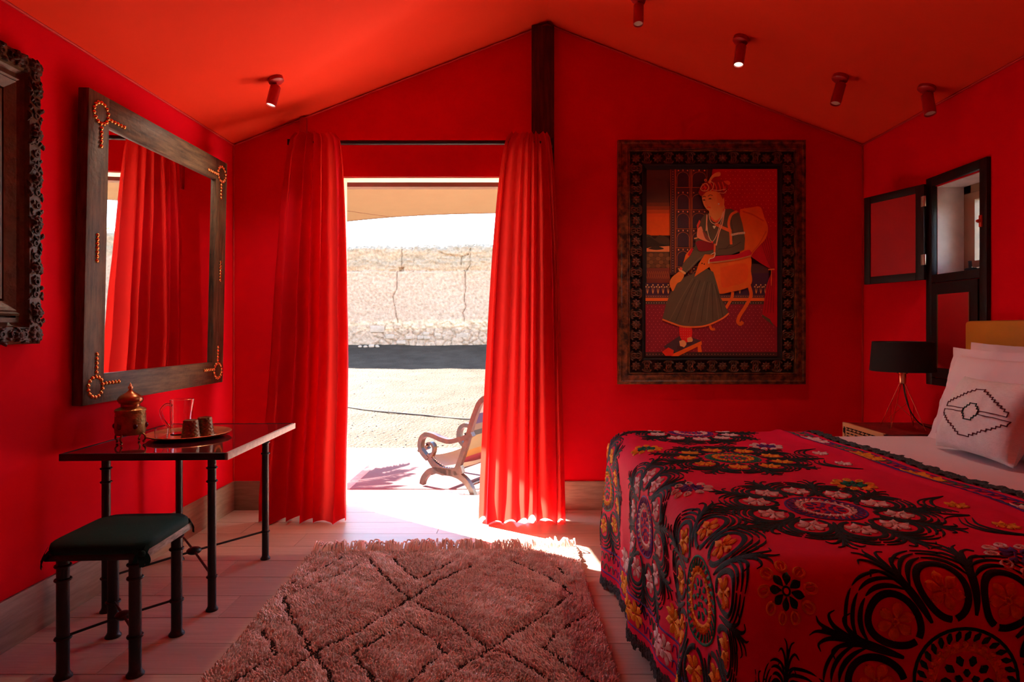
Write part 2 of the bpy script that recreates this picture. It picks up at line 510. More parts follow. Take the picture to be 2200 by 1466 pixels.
# timber post at the ridge
b = MB(); b.box((0.035, YB-0.052, 0.0), (0.190, YB-0.001, ceil_z(0.05)-0.004), 0.004)
props(b.build('timber_post', m_darkwood), 'dark stained square timber post rising to the ridge behind the curtain', 'post')
b = MB(); b.box((-1.56, YB-0.035, 2.2), (-1.515, YB, ceil_z(-1.56)-0.004), 0.003)
struct_mb('trim_7', b, m_redpaint, 'slim red strip above the curtain rod end')

# ------------------------------------------------------------------ shuttered window
win = thing('window_1', 'narrow shuttered window in the wall above the bedside lamp', None, (XR, 3.265, 0.935), kind='structure')
CX = XR-0.022
CY0, CY1, CZ0, CZ1 = 3.035, 3.497, 0.935, 2.118
for (lo, hi) in (((CX, CY0, CZ0), (XR+0.01, CY0+0.05, CZ1)), ((CX, CY1-0.05, CZ0), (XR+0.01, CY1, CZ1)),
                 ((CX, CY0+0.05, CZ1-0.05), (XR+0.01, CY1-0.05, CZ1)), ((CX, CY0+0.05, CZ0), (XR+0.01, CY1-0.05, CZ0+0.04)),
                 ((CX, CY0+0.05, 1.515), (XR+0.01, CY1-0.05, 1.56))):
    MB().box(lo, hi, 0.003).build('frame_rail', m_winblack, win, world=True)
lp = MB().box((CX-0.004, CY0+0.055, CZ0+0.045), (XR-0.004, CY1-0.055, 1.51)).build('lower_shutter', m_winblack, win, world=True)
MB().box((CX-0.008, CY0+0.115, CZ0+0.10), (CX+0.004, CY1-0.115, 1.445), 0.001).build('panel', m_redpaint, lp, world=True)
for yy in (CY0+0.111, CY1-0.111):
    MB().box((CX-0.009, yy-0.003, CZ0+0.10), (CX, yy+0.003, 1.445)).build('bead', mat('dull_gold_bead', (0.22, 0.11, 0.05), 0.5), lp, world=True)
# reveal and casement
rv = MB(); x0, x1 = XR+0.01, XR+0.30
rv.box((x0, WY1-0.006, WZ0), (x1, WY1-0.002, WZ1)); rv.box((x0, WY0+0.002, WZ0), (x1, WY0+0.006, WZ1))
rv.box((x0, WY0+0.006, WZ1-0.006), (x1, WY1-0.006, WZ1-0.002)); rv.box((x0, WY0+0.006, WZ0+0.002), (x1, WY1-0.006, WZ0+0.006))
rv.build('reveal', m_reveal, win, world=True, smooth=False)
cs = MB()
CXa = XR+0.16
cs.box((CXa, WY0, WZ0), (CXa+0.05, WY0+0.045, WZ1)); cs.box((CXa, WY1-0.06, WZ0), (CXa+0.05, WY1, WZ1))
cs.box((CXa, WY0, WZ1-0.05), (CXa+0.05, WY1, WZ1)); cs.box((CXa, WY0, WZ0), (CXa+0.05, WY1, WZ0+0.035))
cas = cs.build('casement', m_alu, win, world=True, smooth=False)
s2 = MB()
s2.box((CXa-0.012, WY0+0.05, WZ0+0.04), (CXa+0.03, WY0+0.085, WZ1-0.055)); s2.box((CXa-0.012, WY1-0.105, WZ0+0.04), (CXa+0.03, WY1-0.065, WZ1-0.055))
s2.box((CXa-0.012, WY0+0.085, WZ1-0.095), (CXa+0.03, WY1-0.105, WZ1-0.055)); s2.box((CXa-0.012, WY0+0.085, WZ0+0.04), (CXa+0.03, WY1-0.105, WZ0+0.075))
s2.build('sash', m_alu, cas, world=True, smooth=False)
m_pane = mat('window_pane', (0.9, 0.95, 0.95), 0.03, trans=1.0, ior=1.1)
MB().box((CXa+0.008, WY0+0.08, WZ0+0.07), (CXa+0.012, WY1-0.10, WZ1-0.09)).build('pane', m_pane, cas, world=True)
h = MB(); h.box((CXa-0.05, WY1-0.13, WZ0+0.01), (CXa-0.012, WY1-0.075, WZ0+0.035), 0.006); h.tube([(CXa-0.03, WY1-0.10, WZ0+0.02), (CXa-0.05, WY1-0.12, WZ0+0.07)], 0.009, 8)
props(h.build('window_handle', m_black, cas, world=True), 'black window handle')
k = MB(); k.ball((CX-0.012, CY0+0.035, 1.80), (0.016, 0.010, 0.010)); k.box((CX-0.008, CY0+0.026, 1.77), (CX, CY0+0.044, 1.83), 0.002)
props(k.build('latch', mat('orange_red_latch', (0.6, 0.06, 0.01), 0.3, spec=0.6), win, world=True), 'small orange-red latch')
# open shutter leaf, swung back towards the gable wall
a = R(19.5)
hinge = Vector((2.300, 3.478, 0))
Ms = Matrix.Translation(hinge) @ Matrix(((-math.sin(a), -math.cos(a), 0, 0), (math.cos(a), -math.sin(a), 0, 0), (0, 0, 1, 0), (0, 0, 0, 1)))
LW, LZ0, LZ1 = 0.40, 1.535, 2.085
leaf = MB()
for lo, hi in (((0.0, 0, LZ0), (0.052, 0.022, LZ1)), ((LW-0.045, 0, LZ0), (LW, 0.022, LZ1)), ((0.052, 0, LZ1-0.045), (LW-0.045, 0.022, LZ1)), ((0.052, 0, LZ0), (LW-0.045, 0.022, LZ0+0.045))):
    leaf.box(lo, hi, 0.003, M=Ms)
lf = leaf.build('upper_shutter', m_winblack, win, world=True)
MB().box((0.05, 0.006, LZ0+0.043), (LW-0.043, 0.016, LZ1-0.043), M=Ms).build('panel', m_redpaint, lf, world=True)
for zz in (1.62, 1.955):
    hg = MB(); hg.box((-0.012, 0.018, zz), (0.016, 0.026, zz+0.06), 0.002, M=Ms); hg.tube([Ms @ Vector((-0.002, 0.024, zz)), Ms @ Vector((-0.002, 0.024, zz+0.06))], 0.006, 8)
    hg.build('hinge', m_steel, lf, world=True)

# ================================================================== LEFT SIDE
def sweep_frame(mb, prof, W, H, mi=0, M=None):
    """mitred picture-frame moulding; prof = (inset from outer edge, height); local x right, z up, -y out; centre at origin"""
    n = len(prof)
    vs = []
    for (sx, sz) in ((-1, -1), (1, -1), (1, 1), (-1, 1)):
        for (w, hgt) in prof:
            vs.append((sx*(W/2-w), -hgt, sz*(H/2-w)))
    fs = []
    for c in range(4):
        c2 = (c+1) % 4
        for i in range(n-1):
            fs.append((c*n+i, c2*n+i, c2*n+i+1, c*n+i+1))
    mb.add(vs, fs, mi, M)

def petal_blob(mb, c, ang, L, Wd, T, mi=0, M=None):
    """a raised leaf lobe lying in the xz plane, pointing along ang, out towards -y"""
    n = 7
    pts = []
    ca, sa = math.cos(ang), math.sin(ang)
    vs = []
    for i in range(n+1):
        t = i/n
        w = Wd*math.sin(PI*(0.08+0.9*t)**0.8)*0.5
        h = T*math.sin(PI*(0.05+0.9*t))
        bx, bz = c[0]+ca*L*t, c[2]+sa*L*t
        for k in (-1, -0.5, 0, 0.5, 1):
            vs.append((bx-sa*w*k, c[1]-h*(1-k*k)*(0.75 if abs(k) < 0.1 else 1.0), bz+ca*w*k))
    fs = []
    for i in range(n):
        for k in range(4):
            fs.append((i*5+k, i*5+k+1, (i+1)*5+k+1, (i+1)*5+k))
    mb.add(vs, fs, mi, M)

# ---- carved frame (rotated so local x = world +y, local -y = world +x)
m_carve = mat('carved_walnut', (0.022, 0.009, 0.006), 0.45, c2=(0.095, 0.042, 0.025), vscale=22, bump=0.4, bscale=90, vlo=0.3, vhi=0.7)
m_gilt = mat('worn_brown_moulding', (0.075, 0.036, 0.016), 0.42, c2=(0.15, 0.075, 0.034), vscale=3, stretch=(6, 6, 6), bump=0.2, bscale=60)
m_amberpan = mat('amber_wood_panel', (0.30, 0.115, 0.020), 0.35, c2=(0.44, 0.18, 0.035), vscale=4, stretch=(8, 8, 1))
FW, FH = 0.96, 1.146
cf_ = thing('carved_frame', 'deeply carved dark walnut picture frame beside the mirror', 'picture frame', (XL, 2.468-FW/2, 1.192), (0, 0, PI/2))
ctr = FH/2
Mc = Matrix.Translation((0, 0, ctr))
md = MB()
sweep_frame(md, [(0.0, 0.0), (0.0, 0.045), (0.012, 0.058), (0.066, 0.058), (0.072, 0.042), (0.085, 0.030), (0.103, 0.034), (0.104, 0.014), (0.110, 0.014), (0.112, 0.055),
                 (0.119, 0.062), (0.126, 0.055), (0.131, 0.060), (0.166, 0.041), (0.167, 0.010), (0.173, 0.010), (0.175, 0.042), (0.186, 0.045), (0.195, 0.034), (0.203, 0.016), (0.215, 0.014)], FW, FH, M=Mc)
md.build('moulding', m_gilt, cf_, angle=25)
pn = MB().box((-(FW/2-0.212), -0.016, -(FH/2-0.212)), (FW/2-0.212, -0.004, FH/2-0.212), M=Mc)
pn.build('panel', m_amberpan, cf_)
cv = MB()
rr = random.Random(3)
def carve_run(p0, p1, nrm):
    L = (Vector(p1)-Vector(p0)).length
    d = (Vector(p1)-Vector(p0)).normalized()
    n = max(1, round(L/0.017))
    base = math.atan2(d.z, d.x)
    for i in range(n):
        p = Vector(p0)+d*(L*(i+0.5)/n)
        for s in (-1, 1):
            q = p+nrm*(s*0.018+rr.uniform(-0.005, 0.005))
            petal_blob(cv, (q.x, -0.054, q.z), base+s*rr.uniform(0.2, 0.75)*(-1 if i % 3 else 1)+(PI if i % 2 else 0), rr.uniform(0.024, 0.036), rr.uniform(0.012, 0.019), rr.uniform(0.012, 0.021), M=Mc)
        if i % 3 == 0:
            q = p+nrm*rr.uniform(-0.01, 0.01)
            cv.torus((q.x, -0.064, q.z), 0.010, 0.004, 'y', 12, 6, M=Mc)
    k = max(1, round(L/0.19))
    for i in range(k):
        p = Vector(p0)+d*(L*(i+0.5)/k)
        for j in range(7):
            petal_blob(cv, (p.x, -0.066, p.z), 2*PI*j/7, 0.027, 0.020, 0.014, M=Mc)
        cv.ball((p.x, -0.072, p.z), (0.013, 0.010, 0.013), 10, 6, M=Mc)
w2, h2 = FW/2-0.036, FH/2-0.036
carve_run((-w2, 0, -h2), (w2, 0, -h2), Vector((0, 0, 1)))
carve_run((w2, 0, -h2), (w2, 0, h2), Vector((1, 0, 0)))
carve_run((w2, 0, h2), (-w2, 0, h2), Vector((0, 0, 1)))
carve_run((-w2, 0, h2), (-w2, 0, -h2), Vector((1, 0, 0)))
for sx in (-1, 1):
    for sz in (-1, 1):
        [petal_blob(cv, (sx*w2, -0.058, sz*h2), 2*PI*j_/9, 0.036, 0.024, 0.016, M=Mc) for j_ in range(9)]; cv.ball((sx*w2, -0.066, sz*h2), (0.012, 0.010, 0.012), 10, 6, M=Mc)
cv.build('carved_border', m_carve, cf_, angle=60)

# ---- wall mirror
MW, MH, ST = 1.245, 1.420, 0.135
mir = thing('wall_mirror', 'large mirror in a weathered brown wood frame studded with brass', 'mirror', (-1.974, 2.690, 0.908), (0.021, 0, PI/2))
MB().box((0, 0, 0), (ST, 0.05, MH), 0.004).build('frame_stile', m_mframe, mir)
MB().box((MW-ST, 0, 0), (MW, 0.05, MH), 0.004).build('frame_stile', m_mframe, mir)
MB().box((ST, 0.001, MH-ST), (MW-ST, 0.05, MH), 0.003).build('frame_rail', m_mframe_h, mir)
MB().box((ST, 0.001, 0), (MW-ST, 0.05, ST), 0.003).build('frame_rail', m_mframe_h, mir)
gl = MB().add([(ST-0.005, 0.018, ST-0.005), (MW-ST+0.005, 0.018, ST-0.005), (MW-ST+0.005, 0.018, MH-ST+0.005), (ST-0.005, 0.018, MH-ST+0.005)], [(0, 1, 2, 3)])
gl.box((ST-0.01, 0.0185, ST-0.01), (MW-ST+0.01, 0.03, MH-ST+0.01))
gl.build('mirror_glass', m_mirror, mir, smooth=False)
st = MB(); st.ball((0, 0, 0), (0.0100, 0.0085, 0.0100), 10, 6); stud_me = mesh_of(st, 'stud', m_brass)
def stud(u, v): inst(stud_me, 'stud', mir, (u, -0.001, v))
for sx in (0, 1):
    for sz in (0, 1):
        cu = 0.078 if sx == 0 else MW-0.072
        cvz = MH-0.088 if sz else 0.078
        du, dv = (1 if sx == 0 else -1), (-1 if sz else 1)
        for k in range(14):
            a = 2*PI*(k+0.5)/14
            stud(cu+0.047*math.cos(a), cvz+0.047*math.sin(a))
        for k in range(5):
            stud(cu+du*(0.068+0.0225*k), cvz+dv*0.012)
            stud(cu+du*0.004, cvz+dv*(0.068+0.0205*k))
for k in range(7):
    stud(0.070, 0.655+0.0195*k)
    stud(MW-0.066, 0.655+0.0195*k)

# ---- iron table and stool share a leg design
def iron_leg(root, x, y, ztop, rad, rings):
    lg = MB(); lg.lathe([(rad*1.45, 0), (rad*1.45, 0.006), (rad*1.2, 0.012), (rad*1.02, 0.020), (rad, 0.03), (rad, ztop)], 16, (x, y, 0))
    o = lg.build('leg', m_iron, root)
    for z in rings:
        MB().torus((x, y, z), rad*1.12, rad*0.25, n=18, m=8).build('collar', m_iron, o)
    return o
def stretchers(root, pts, z, rod, boss):
    cx = sum(p[0] for p in pts)/4; cy = sum(p[1] for p in pts)/4
    for (x, y) in pts:
        MB().tube([(x, y, z), (cx, cy, z+0.005)], rod, 8).build('stretcher', m_iron, root)
    MB().ball((cx, cy, z+0.006), (boss, boss, boss*0.55), 16, 10).build('boss', m_iron, root)

tb = thing('iron_table', 'black iron console table with glossy plum top below the mirror', 'table', (-1.640, 2.985, 0), (0, 0, 0.035))
TW, TL, TH, TT = 0.705, 0.83, 0.722, 0.030
tp = MB()
tp.box((-TW/2, -TL/2, TH-TT), (TW/2-0.004, -TL/2+0.014, TH), 0.002); tp.box((-TW/2, TL/2-0.014, TH-TT), (TW/2-0.004, TL/2, TH), 0.002)
tp.box((-TW/2, -TL/2+0.014, TH-TT), (-TW/2+0.014, TL/2-0.014, TH), 0.002)
top = tp.build('top_frame', m_iron, tb)
props(MB().box((TW/2-0.016, -TL/2, TH-TT), (TW/2, TL/2, TH), 0.002).build('edge_strip', m_edge, tb), 'cream edge strip')  # cream strip along one long side; the other edges of the top are black
MB().box((-TW/2+0.013, -TL/2+0.013, TH-TT+0.004), (TW/2-0.015, TL/2-0.013, TH-0.0015)).build('glass_top', m_tabletop, tb, smooth=False)
lgp = [(-0.23, -0.30), (0.23, -0.30), (0.23, 0.30), (-0.23, 0.30)]
for (x, y) in lgp: iron_leg(tb, x, y, TH-TT, 0.0175, (0.15, 0.575, 0.635))
stretchers(tb, lgp, 0.152, 0.0055, 0.034)

sl = thing('iron_stool', 'black iron stool with a tied bottle-green seat cushion', 'stool', (-1.548, 2.325, 0), (0, 0, 0.06))
SW, SD = 0.335, 0.36
fr = MB(); fr.box((-SW/2, -SD/2, 0.428), (SW/2, SD/2, 0.452), 0.003)
fr.build('seat_frame', m_iron, sl)
props(MB().box((SW/2-0.002, -SD/2+0.01, 0.424), (SW/2+0.004, SD/2-0.005, 0.453), 0.001).build('edge_strip', m_greystrip, sl), 'mottled grey edge strip')  # mottled grey strip on one side only; the seat frame is black
slp = [(-0.125, -0.145), (0.125, -0.145), (0.125, 0.145), (-0.125, 0.145)]
for (x, y) in slp: iron_leg(sl, x, y, 0.43, 0.0205, (0.142, 0.352, 0.402))
stretchers(sl, slp, 0.145, 0.005, 0.030)
def cushion_surf(hx, hy, z0, z1, cut):
    out = []
    n = 48
    def rim(a):
        c, s = math.cos(a), math.sin(a)
        p = 7.0
        r = (abs(c/hx)**p+abs(s/hy)**p)**(-1/p)
        r = min(r, cut/(abs(c)+abs(s)+1e-6))
        return r*c, r*s
    return n, rim
cu = MB(); n, rim = cushion_surf(SW/2+0.012, SD/2+0.012, 0, 0, (SW+SD)/2-0.022)
rings = [(0.93, 0.449), (0.985, 0.455), (1.0, 0.466), (0.985, 0.479), (0.93, 0.488), (0.8, 0.493), (0.5, 0.496), (0.2, 0.497)]
vs, fs = [], []
for (q, z) in rings:
    for k in range(n):
        x, y = rim(2*PI*k/n); vs.append((x*q, y*q, z))
for i in range(len(rings)-1):
    for k in range(n): fs.append((i*n+k, i*n+(k+1) % n, (i+1)*n+(k+1) % n, (i+1)*n+k))
fs.append(tuple(range(n-1, -1, -1))); fs.append(tuple((len(rings)-1)*n+k for k in range(n)))
cu.add(vs, fs)
cush = cu.build('cushion', m_green, sl, angle=60)
def ribbon(mb, pts, w, t=0.0016, mi=0, side=None):
    pts = catmull(pts, 6)
    vs, fs = [], []
    for i, p in enumerate(pts):
        d = (pts[min(i+1, len(pts)-1)]-pts[max(0, i-1)]).normalized()
        s = (side or Vector((0, 0, 1))).cross(d)
        if s.length < 1e-5: s = Vector((1, 0, 0))
        s.normalize(); nn = d.cross(s).normalized()
        for (a, b_) in ((-1, -1), (1, -1), (1, 1), (-1, 1)):
            vs.append(p+s*(a*w/2)+nn*(b_*t/2))
    for i in range(len(pts)-1):
        for k in range(4): fs.append((i*4+k, i*4+(k+1) % 4, (i+1)*4+(k+1) % 4, (i+1)*4+k))
    mb.add(vs, fs, mi)
for (sx, sy) in ((1, -1), (1, 1), (-1, -1), (-1, 1)):
    tie = MB()
    x, y = sx*(SW/2-0.012), sy*(SD/2-0.012)
    ox, oy = sx*0.014, sy*0.014
    side = Vector((sx, sy, 0.1)).normalized()
    ribbon(tie, [(x+ox-sx*0.03, y+oy+sy*0.004, 0.468), (x+ox*1.1-sx*0.015, y+oy*1.25, 0.452), (x+ox, y+oy*1.3, 0.430), (x+ox+sx*0.002, y+oy*1.35, 0.405)], 0.017, side=side)
    ribbon(tie, [(x+ox+sx*0.004, y+oy-sy*0.03, 0.468), (x+ox*1.25, y+oy*1.1-sy*0.015, 0.452), (x+ox*1.3, y+oy, 0.430), (x+ox*1.4, y+oy*0.6, 0.412)], 0.017, side=side)
    if sx == 1 and sy == -1:
        ribbon(tie, [(x+ox*1.15, y+oy*1.2, 0.462), (x+ox*1.9, y+oy*0.7, 0.445), (x+ox*2.2, y+oy*0.3, 0.425), (x+ox*1.8, y+oy*0.3, 0.405)], 0.014, side=side)
        ribbon(tie, [(x+ox*1.15, y+oy*1.2, 0.462), (x+ox*0.2, y+oy*1.8, 0.448), (x-ox*0.6, y+oy*1.7, 0.420)], 0.014, side=side)
        tie.ball((x+ox*1.15, y+oy*1.2, 0.452), (0.011, 0.011, 0.012), 10, 6)
    tie.build('tie', m_green, cush, angle=60)

# ---- things on the table
TZ = TH
ur = thing('brass_urn', 'engraved aged brass lidded urn on curled legs', 'urn', (-1.842, 2.815, TZ))
ub = MB(); ub.lathe([(0.050, 0.044), (0.058, 0.041), (0.062, 0.052), (0.0635, 0.085), (0.062, 0.120), (0.060, 0.142), (0.0635, 0.148), (0.0635, 0.156), (0.058, 0.160), (0.045, 0.165), (0.038, 0.168), (0.0, 0.168)], 32)
body = ub.build('body', m_oldbrass, ur)
lid = MB(); lid.lathe([(0.036, 0.167), (0.039, 0.172), (0.038, 0.181), (0.046, 0.187), (0.0525, 0.197), (0.0520, 0.206), (0.046, 0.216), (0.034, 0.225), (0.020, 0.233), (0.010, 0.242), (0.006, 0.250)], 32)
lo_ = lid.build('lid', mat('dark_copper_lid', (0.42, 0.17, 0.07), 0.3, metal=1.0, var=0.2, vscale=20), ur)
fi = MB(); fi.ball((0, 0, 0.2575), 0.0105, 14, 8); fi.ball((0, 0, 0.270), 0.0062, 10, 6); fi.tube([(0, 0, 0.272), (0, 0, 0.281)], [0.004, 0.001], 8)
fi.build('finial', m_tray, lo_)
for z in (0.118, 0.126, 0.134):
    MB().torus((0, 0, z), 0.0615, 0.0016, n=32, m=6).build('ridge', m_oldbrass, body)
for k in range(6):
    a = 2*PI*k/6+0.35
    MB().ball((0.0625*math.cos(a), 0.0625*math.sin(a), 0.082), (0.010, 0.010, 0.013), 10, 8).build('garnet', m_garnet, body)
for k in range(4):
    a = 2*PI*k/4
    c, s = math.cos(a), math.sin(a)
    MB().tube(catmull([(0.047*c, 0.047*s, 0.048), (0.066*c, 0.066*s, 0.038), (0.070*c, 0.070*s, 0.022), (0.060*c, 0.060*s, 0.009), (0.066*c, 0.066*s, 0.003)], 5), 0.0042, 8).build('leg', m_oldbrass, ur)

tr = thing('round_tray', 'round copper tray with a raised rim under the glasses', 'tray', (-1.665, 2.990, TZ))
t_ = MB(); t_.lathe([(0.0, 0.006), (0.120, 0.006), (0.150, 0.009), (0.178, 0.017), (0.187, 0.021), (0.189, 0.019), (0.180, 0.012), (0.150, 0.003), (0.120, 0.0), (0.0, 0.0)], 56, cap=False)
t_.build('dish', m_tray, tr)
MB().torus((0, 0, 0.0068), 0.122, 0.0016, n=48, m=6).build('engraved_ring', m_tray, tr)
def glass_prof(ro0, ro1, hgt, t, base):
    return [(0, 0), (ro0, 0), (lerp(ro0, ro1, 0.5), hgt*0.5), (ro1, hgt), (ro1-t*0.5, hgt+t*0.3), (ro1-t, hgt), (lerp(ro0, ro1, 0.5)-t, hgt*0.5), (ro0-t, base), (0, base)]
pt = thing('glass_pitcher', 'tall clear glass pitcher with a handle on the copper tray', 'pitcher', (-1.722, 3.020, TZ+0.006))
g = MB(); g.lathe(glass_prof(0.049, 0.051, 0.172, 0.0035, 0.006), 36, cap=False)
for i, v in enumerate(g.v):
    if v[2] > 0.13:
        a = math.atan2(v[1], v[0]); w = max(0, math.cos(a+0.15))**10*sm(v[2], 0.13, 0.172)
        g.v[i] = (v[0]*(1+0.30*w), v[1]*(1+0.30*w), v[2]+0.004*w)
g.build('jug', m_glass, pt)
MB().tube(catmull([(-0.049, 0.0, 0.142), (-0.072, -0.006, 0.148), (-0.094, -0.010, 0.122), (-0.092, -0.010, 0.090), (-0.072, -0.006, 0.052), (-0.050, 0, 0.032)], 8), [0.0065]*41, 10).build('handle', m_glass, pt)
cg = MB(); cg.lathe(glass_prof(0.027, 0.031, 0.05, 0.002, 0.006), 28, c=(0, 0, 0), cap=False)
o = cg.build('drinking_glass', m_glass); o.location = (-1.742, 2.888, TZ+0.0065)
props(o, 'small clear drinking glass on the tray beside the pitcher', 'glass')
for (x, y, lab) in ((-1.612, 2.905, 'dimpled smoky tumbler upside down on the tray, beside the clear glass'), (-1.592, 2.995, 'dimpled smoky tumbler upside down behind its twin on the tray')):
    tg = MB()
    hgt, r0, r1, t = 0.086, 0.041, 0.031, 0.003
    nb, nr = 40, 16
    def tf(u, v):
        a = 2*PI*u; r = lerp(r0, r1, v)
        r += 0.0024*math.sin(a*11+(PI if int(v*9) % 2 else 0))*math.sin(v*9*PI)**2
        return (r*math.cos(a), r*math.sin(a), hgt*v)
    tg.grid(tf, nb, nr*2, wrap_u=True)
    tg.lathe([(r1, hgt), (r1-0.004, hgt+0.002), (0, hgt+0.002)], nb, cap=False)
    tg.lathe([(r0, 0), (r0-t, 0), (r1-t, hgt-0.006), (0, hgt-0.006)], nb, cap=False)
    o = tg.build('tumbler', m_amber); o.location = (x, y, TZ+0.0065)
    props(o, lab, 'tumbler', 'smoky tumblers on the tray')

# ================================================================== CURTAINS
ROD_Y, ROD_Z = 4.075, 2.508
def curtain(name, xt, xb, folds, ph, label, seed, push):
    NU, NV = 220, 70
    ztop = 2.562
    r = random.Random(seed)
    ks = [r.uniform(-0.9, 0.9) for _ in range(12)]
    def fn(u, v):
        z = lerp(ztop, 0.012, v)
        g = v**0.42
        x0, x1 = lerp(xt[0], xb[0], g), lerp(xt[1], xb[1], g if xt[0] > -1 else v**0.28)
        # uneven folds
        ua = u+0.030*math.sin(2*PI*u*2+ks[0])+0.018*math.sin(2*PI*u*3+ks[1]+1.2*v)
        ph1 = 2*PI*folds*ua+ph+0.5*math.sin(2.2*v+ks[2])
        A = lerp(0.026, 0.060, sm(v, 0.0, 0.6))
        A *= 1+0.45*math.sin(2*PI*u*1.3+ks[3]*3)
        y = lerp(ROD_Y-0.047, ROD_Y-0.07-push*sm(v, 0.5, 1.0), v)
        s1 = math.sin(ph1)
        y -= A*(0.88*s1+0.12*math.sin(2*ph1+0.7))
        w = (x1-x0)
        x = lerp(x0, x1, u)+0.55*w/folds/2/PI*2*math.cos(ph1)*lerp(0.5, 0.75, v)
        y -= 0.006*fbm(x*9, z*3, seed)*sm(v, 0.02, 0.2)
        if v > 0.93:
            y -= 0.02*sm(v, 0.93, 1.0)*math.sin(ph1*0.5+seed)
            z += 0.012*math.sin(u*9+seed)*sm(v, 0.93, 1)
        return (x, y, max(z, 0.006))
    mb = MB(); mb.grid(fn, NU, NV)
    o = mb.build(name, m_curtain, angle=180)
    return props(o, label, 'curtain', 'red door curtains')
curtain('curtain', (-1.545, -1.285), (-1.735, -1.175), 6, 0.4, 'pleated red floor-length curtain on the doorway side by the table', 4, 0.10)
curtain('curtain', (-0.095, 0.135), (-0.300, 0.262), 7, 2.0, 'pleated red floor-length curtain beside the painting, glowing at its hem', 9, 0.10)
rod = thing('curtain_rod', 'black metal curtain rod across the top of the doorway', 'curtain rod', ((-1.59+0.17)/2, ROD_Y, ROD_Z))
MB().tube([(-1.585, ROD_Y, ROD_Z), (0.175, ROD_Y, ROD_Z)], 0.0155, 14).build('rod', m_black, rod, world=True)
for x, yw in ((-1.592, YB), (0.165, YB-0.05)):
    bk = MB(); bk.box((x-0.022, yw-0.008, ROD_Z-0.055), (x+0.022, yw, ROD_Z+0.05), 0.003)
    bk.box((x-0.012, ROD_Y-0.02, ROD_Z-0.02), (x+0.012, yw-0.006, ROD_Z+0.02), 0.003)
    bo = bk.build('bracket', m_black, rod, world=True)
    for dz in (-0.042, 0.038):
        MB().ball((x, yw-0.010, ROD_Z+dz), (0.005, 0.004, 0.005), 8, 6).build('screw', m_steel, bo, world=True)

# ================================================================== CEILING SPOTS
def spot(px, py, tilt, label, power=0.0):
    d = ray(px, py)
    best = None
    for side in (0, 1):
        # z = a + b*x on each slope
        if side == 0: bb = (RIDGE-EAVE)/(XRID-XL); aa = EAVE-bb*XL
        else: bb = -(RIDGE-EAVE)/(XR-XRID); aa = EAVE-bb*XR
        t = (aa-CH)/(d.z-bb*d.x)
        x = d.x*t
        if (x < XRID) == (side == 0): best = (x, t, aa+bb*x, bb)
    x, y, z, bb = best
    z -= 0.018*math.sin(PI*((x-XL)/(XRID-XL) if x < XRID else (x-XRID)/(XR-XRID)))*0.9
    root = thing('spot_lamp', label, 'spotlight', (x, y, z), group='red ceiling spots')
    sl_ = math.atan(bb)
    Mb = Matrix.Rotation(-sl_, 4, 'Y')
    MB().lathe([(0.0, -0.022), (0.036, -0.022), (0.044, -0.016), (0.044, 0.012)], 28, M=Mb).build('base', m_spot, root)
    ax = Vector((math.sin(tilt[0]), math.sin(tilt[1]), -1)).normalized()
    p1 = Vector((0, 0, -0.055))
    MB().tube([(0, 0, -0.015), p1], 0.007, 10).build('arm', m_spot, root)
    q = ax.to_track_quat('Z', 'Y').to_matrix().to_4x4()
    Mq = Matrix.Translation(p1+Vector((0, 0, 0.008))) @ q
    c_ = MB(); c_.lathe([(0.0, -0.006), (0.026, -0.006), (0.029, -0.002), (0.029, 0.118), (0.0255, 0.118), (0.0255, 0.108), (0, 0.108)], 24, M=Mq)
    can = c_.build('can', m_spot, root)
    MB().lathe([(0.0, 0.110), (0.0250, 0.110)], 24, M=Mq, cap=False).build('lens', m_lens if power > 0 else m_lens_off, can)
    if power <= 0: return root
    ld = bpy.data.lights.new('spot_lamp_light', 'SPOT')
    ld.energy = LAMP_POWER*power; ld.spot_size = R(125); ld.spot_blend = 0.8; ld.shadow_soft_size = 0.026; ld.color = (1.0, 0.82, 0.62)
    lo = bpy.data.objects.new('spot_lamp_light', ld)
    link(lo, root)
    lo.location = Mq @ Vector((0, 0, 0.125))
    lo.rotation_euler = ax.to_track_quat('-Z', 'Y').to_euler()
    return root
spot(592, 166, (-0.18, -0.15), 'red ceiling spot on the bright slope above the mirror', 1.0)
spot(1372, -8, (-0.05, -0.2), 'red ceiling spot nearest the ridge above the painting side')
spot(1592, 78, (-0.20, -0.2), 'red ceiling spot second from the ridge, its lens lit', 1.0)
spot(1806, 162, (-0.33, -0.1), 'red ceiling spot tilted above the painting corner')
spot(1992, 186, (-0.05, -0.3), 'red ceiling spot lowest on the slope above the open shutter')

# ================================================================== FRAMED PAINTING
def srgb(r, g, b):
    return tuple(((c/255.0+0.055)/1.055)**2.4 if c > 10 else c/255.0/12.92 for c in (r, g, b))
PX0, PX1, PZ0, PZ1 = 0.628, 1.921, 0.872, 2.553
PW, PH_ = PX1-PX0, PZ1-PZ0
pa = thing('framed_painting', 'painting of a seated turbaned noble in a wide carved wooden frame', 'painting', ((PX0+PX1)/2, YB, PZ0))
m_pframe = mat('red_brown_carved_wood', (0.030, 0.009, 0.004), 0.42, c2=(0.36, 0.11, 0.028), vscale=7, stretch=(3, 3, 3), bump=0.2, bscale=70, vlo=0.38, vhi=0.78)
m_pcarve = mat('red_brown_relief', (0.07, 0.020, 0.009), 0.5, c2=(0.20, 0.060, 0.02), vscale=30, bump=0.2, bscale=90)
m_pdark = mat('frame_dark_ground', (0.012, 0.004, 0.003), 0.7)
Mp = Matrix.Translation((0, 0, PH_/2))
fm = MB()
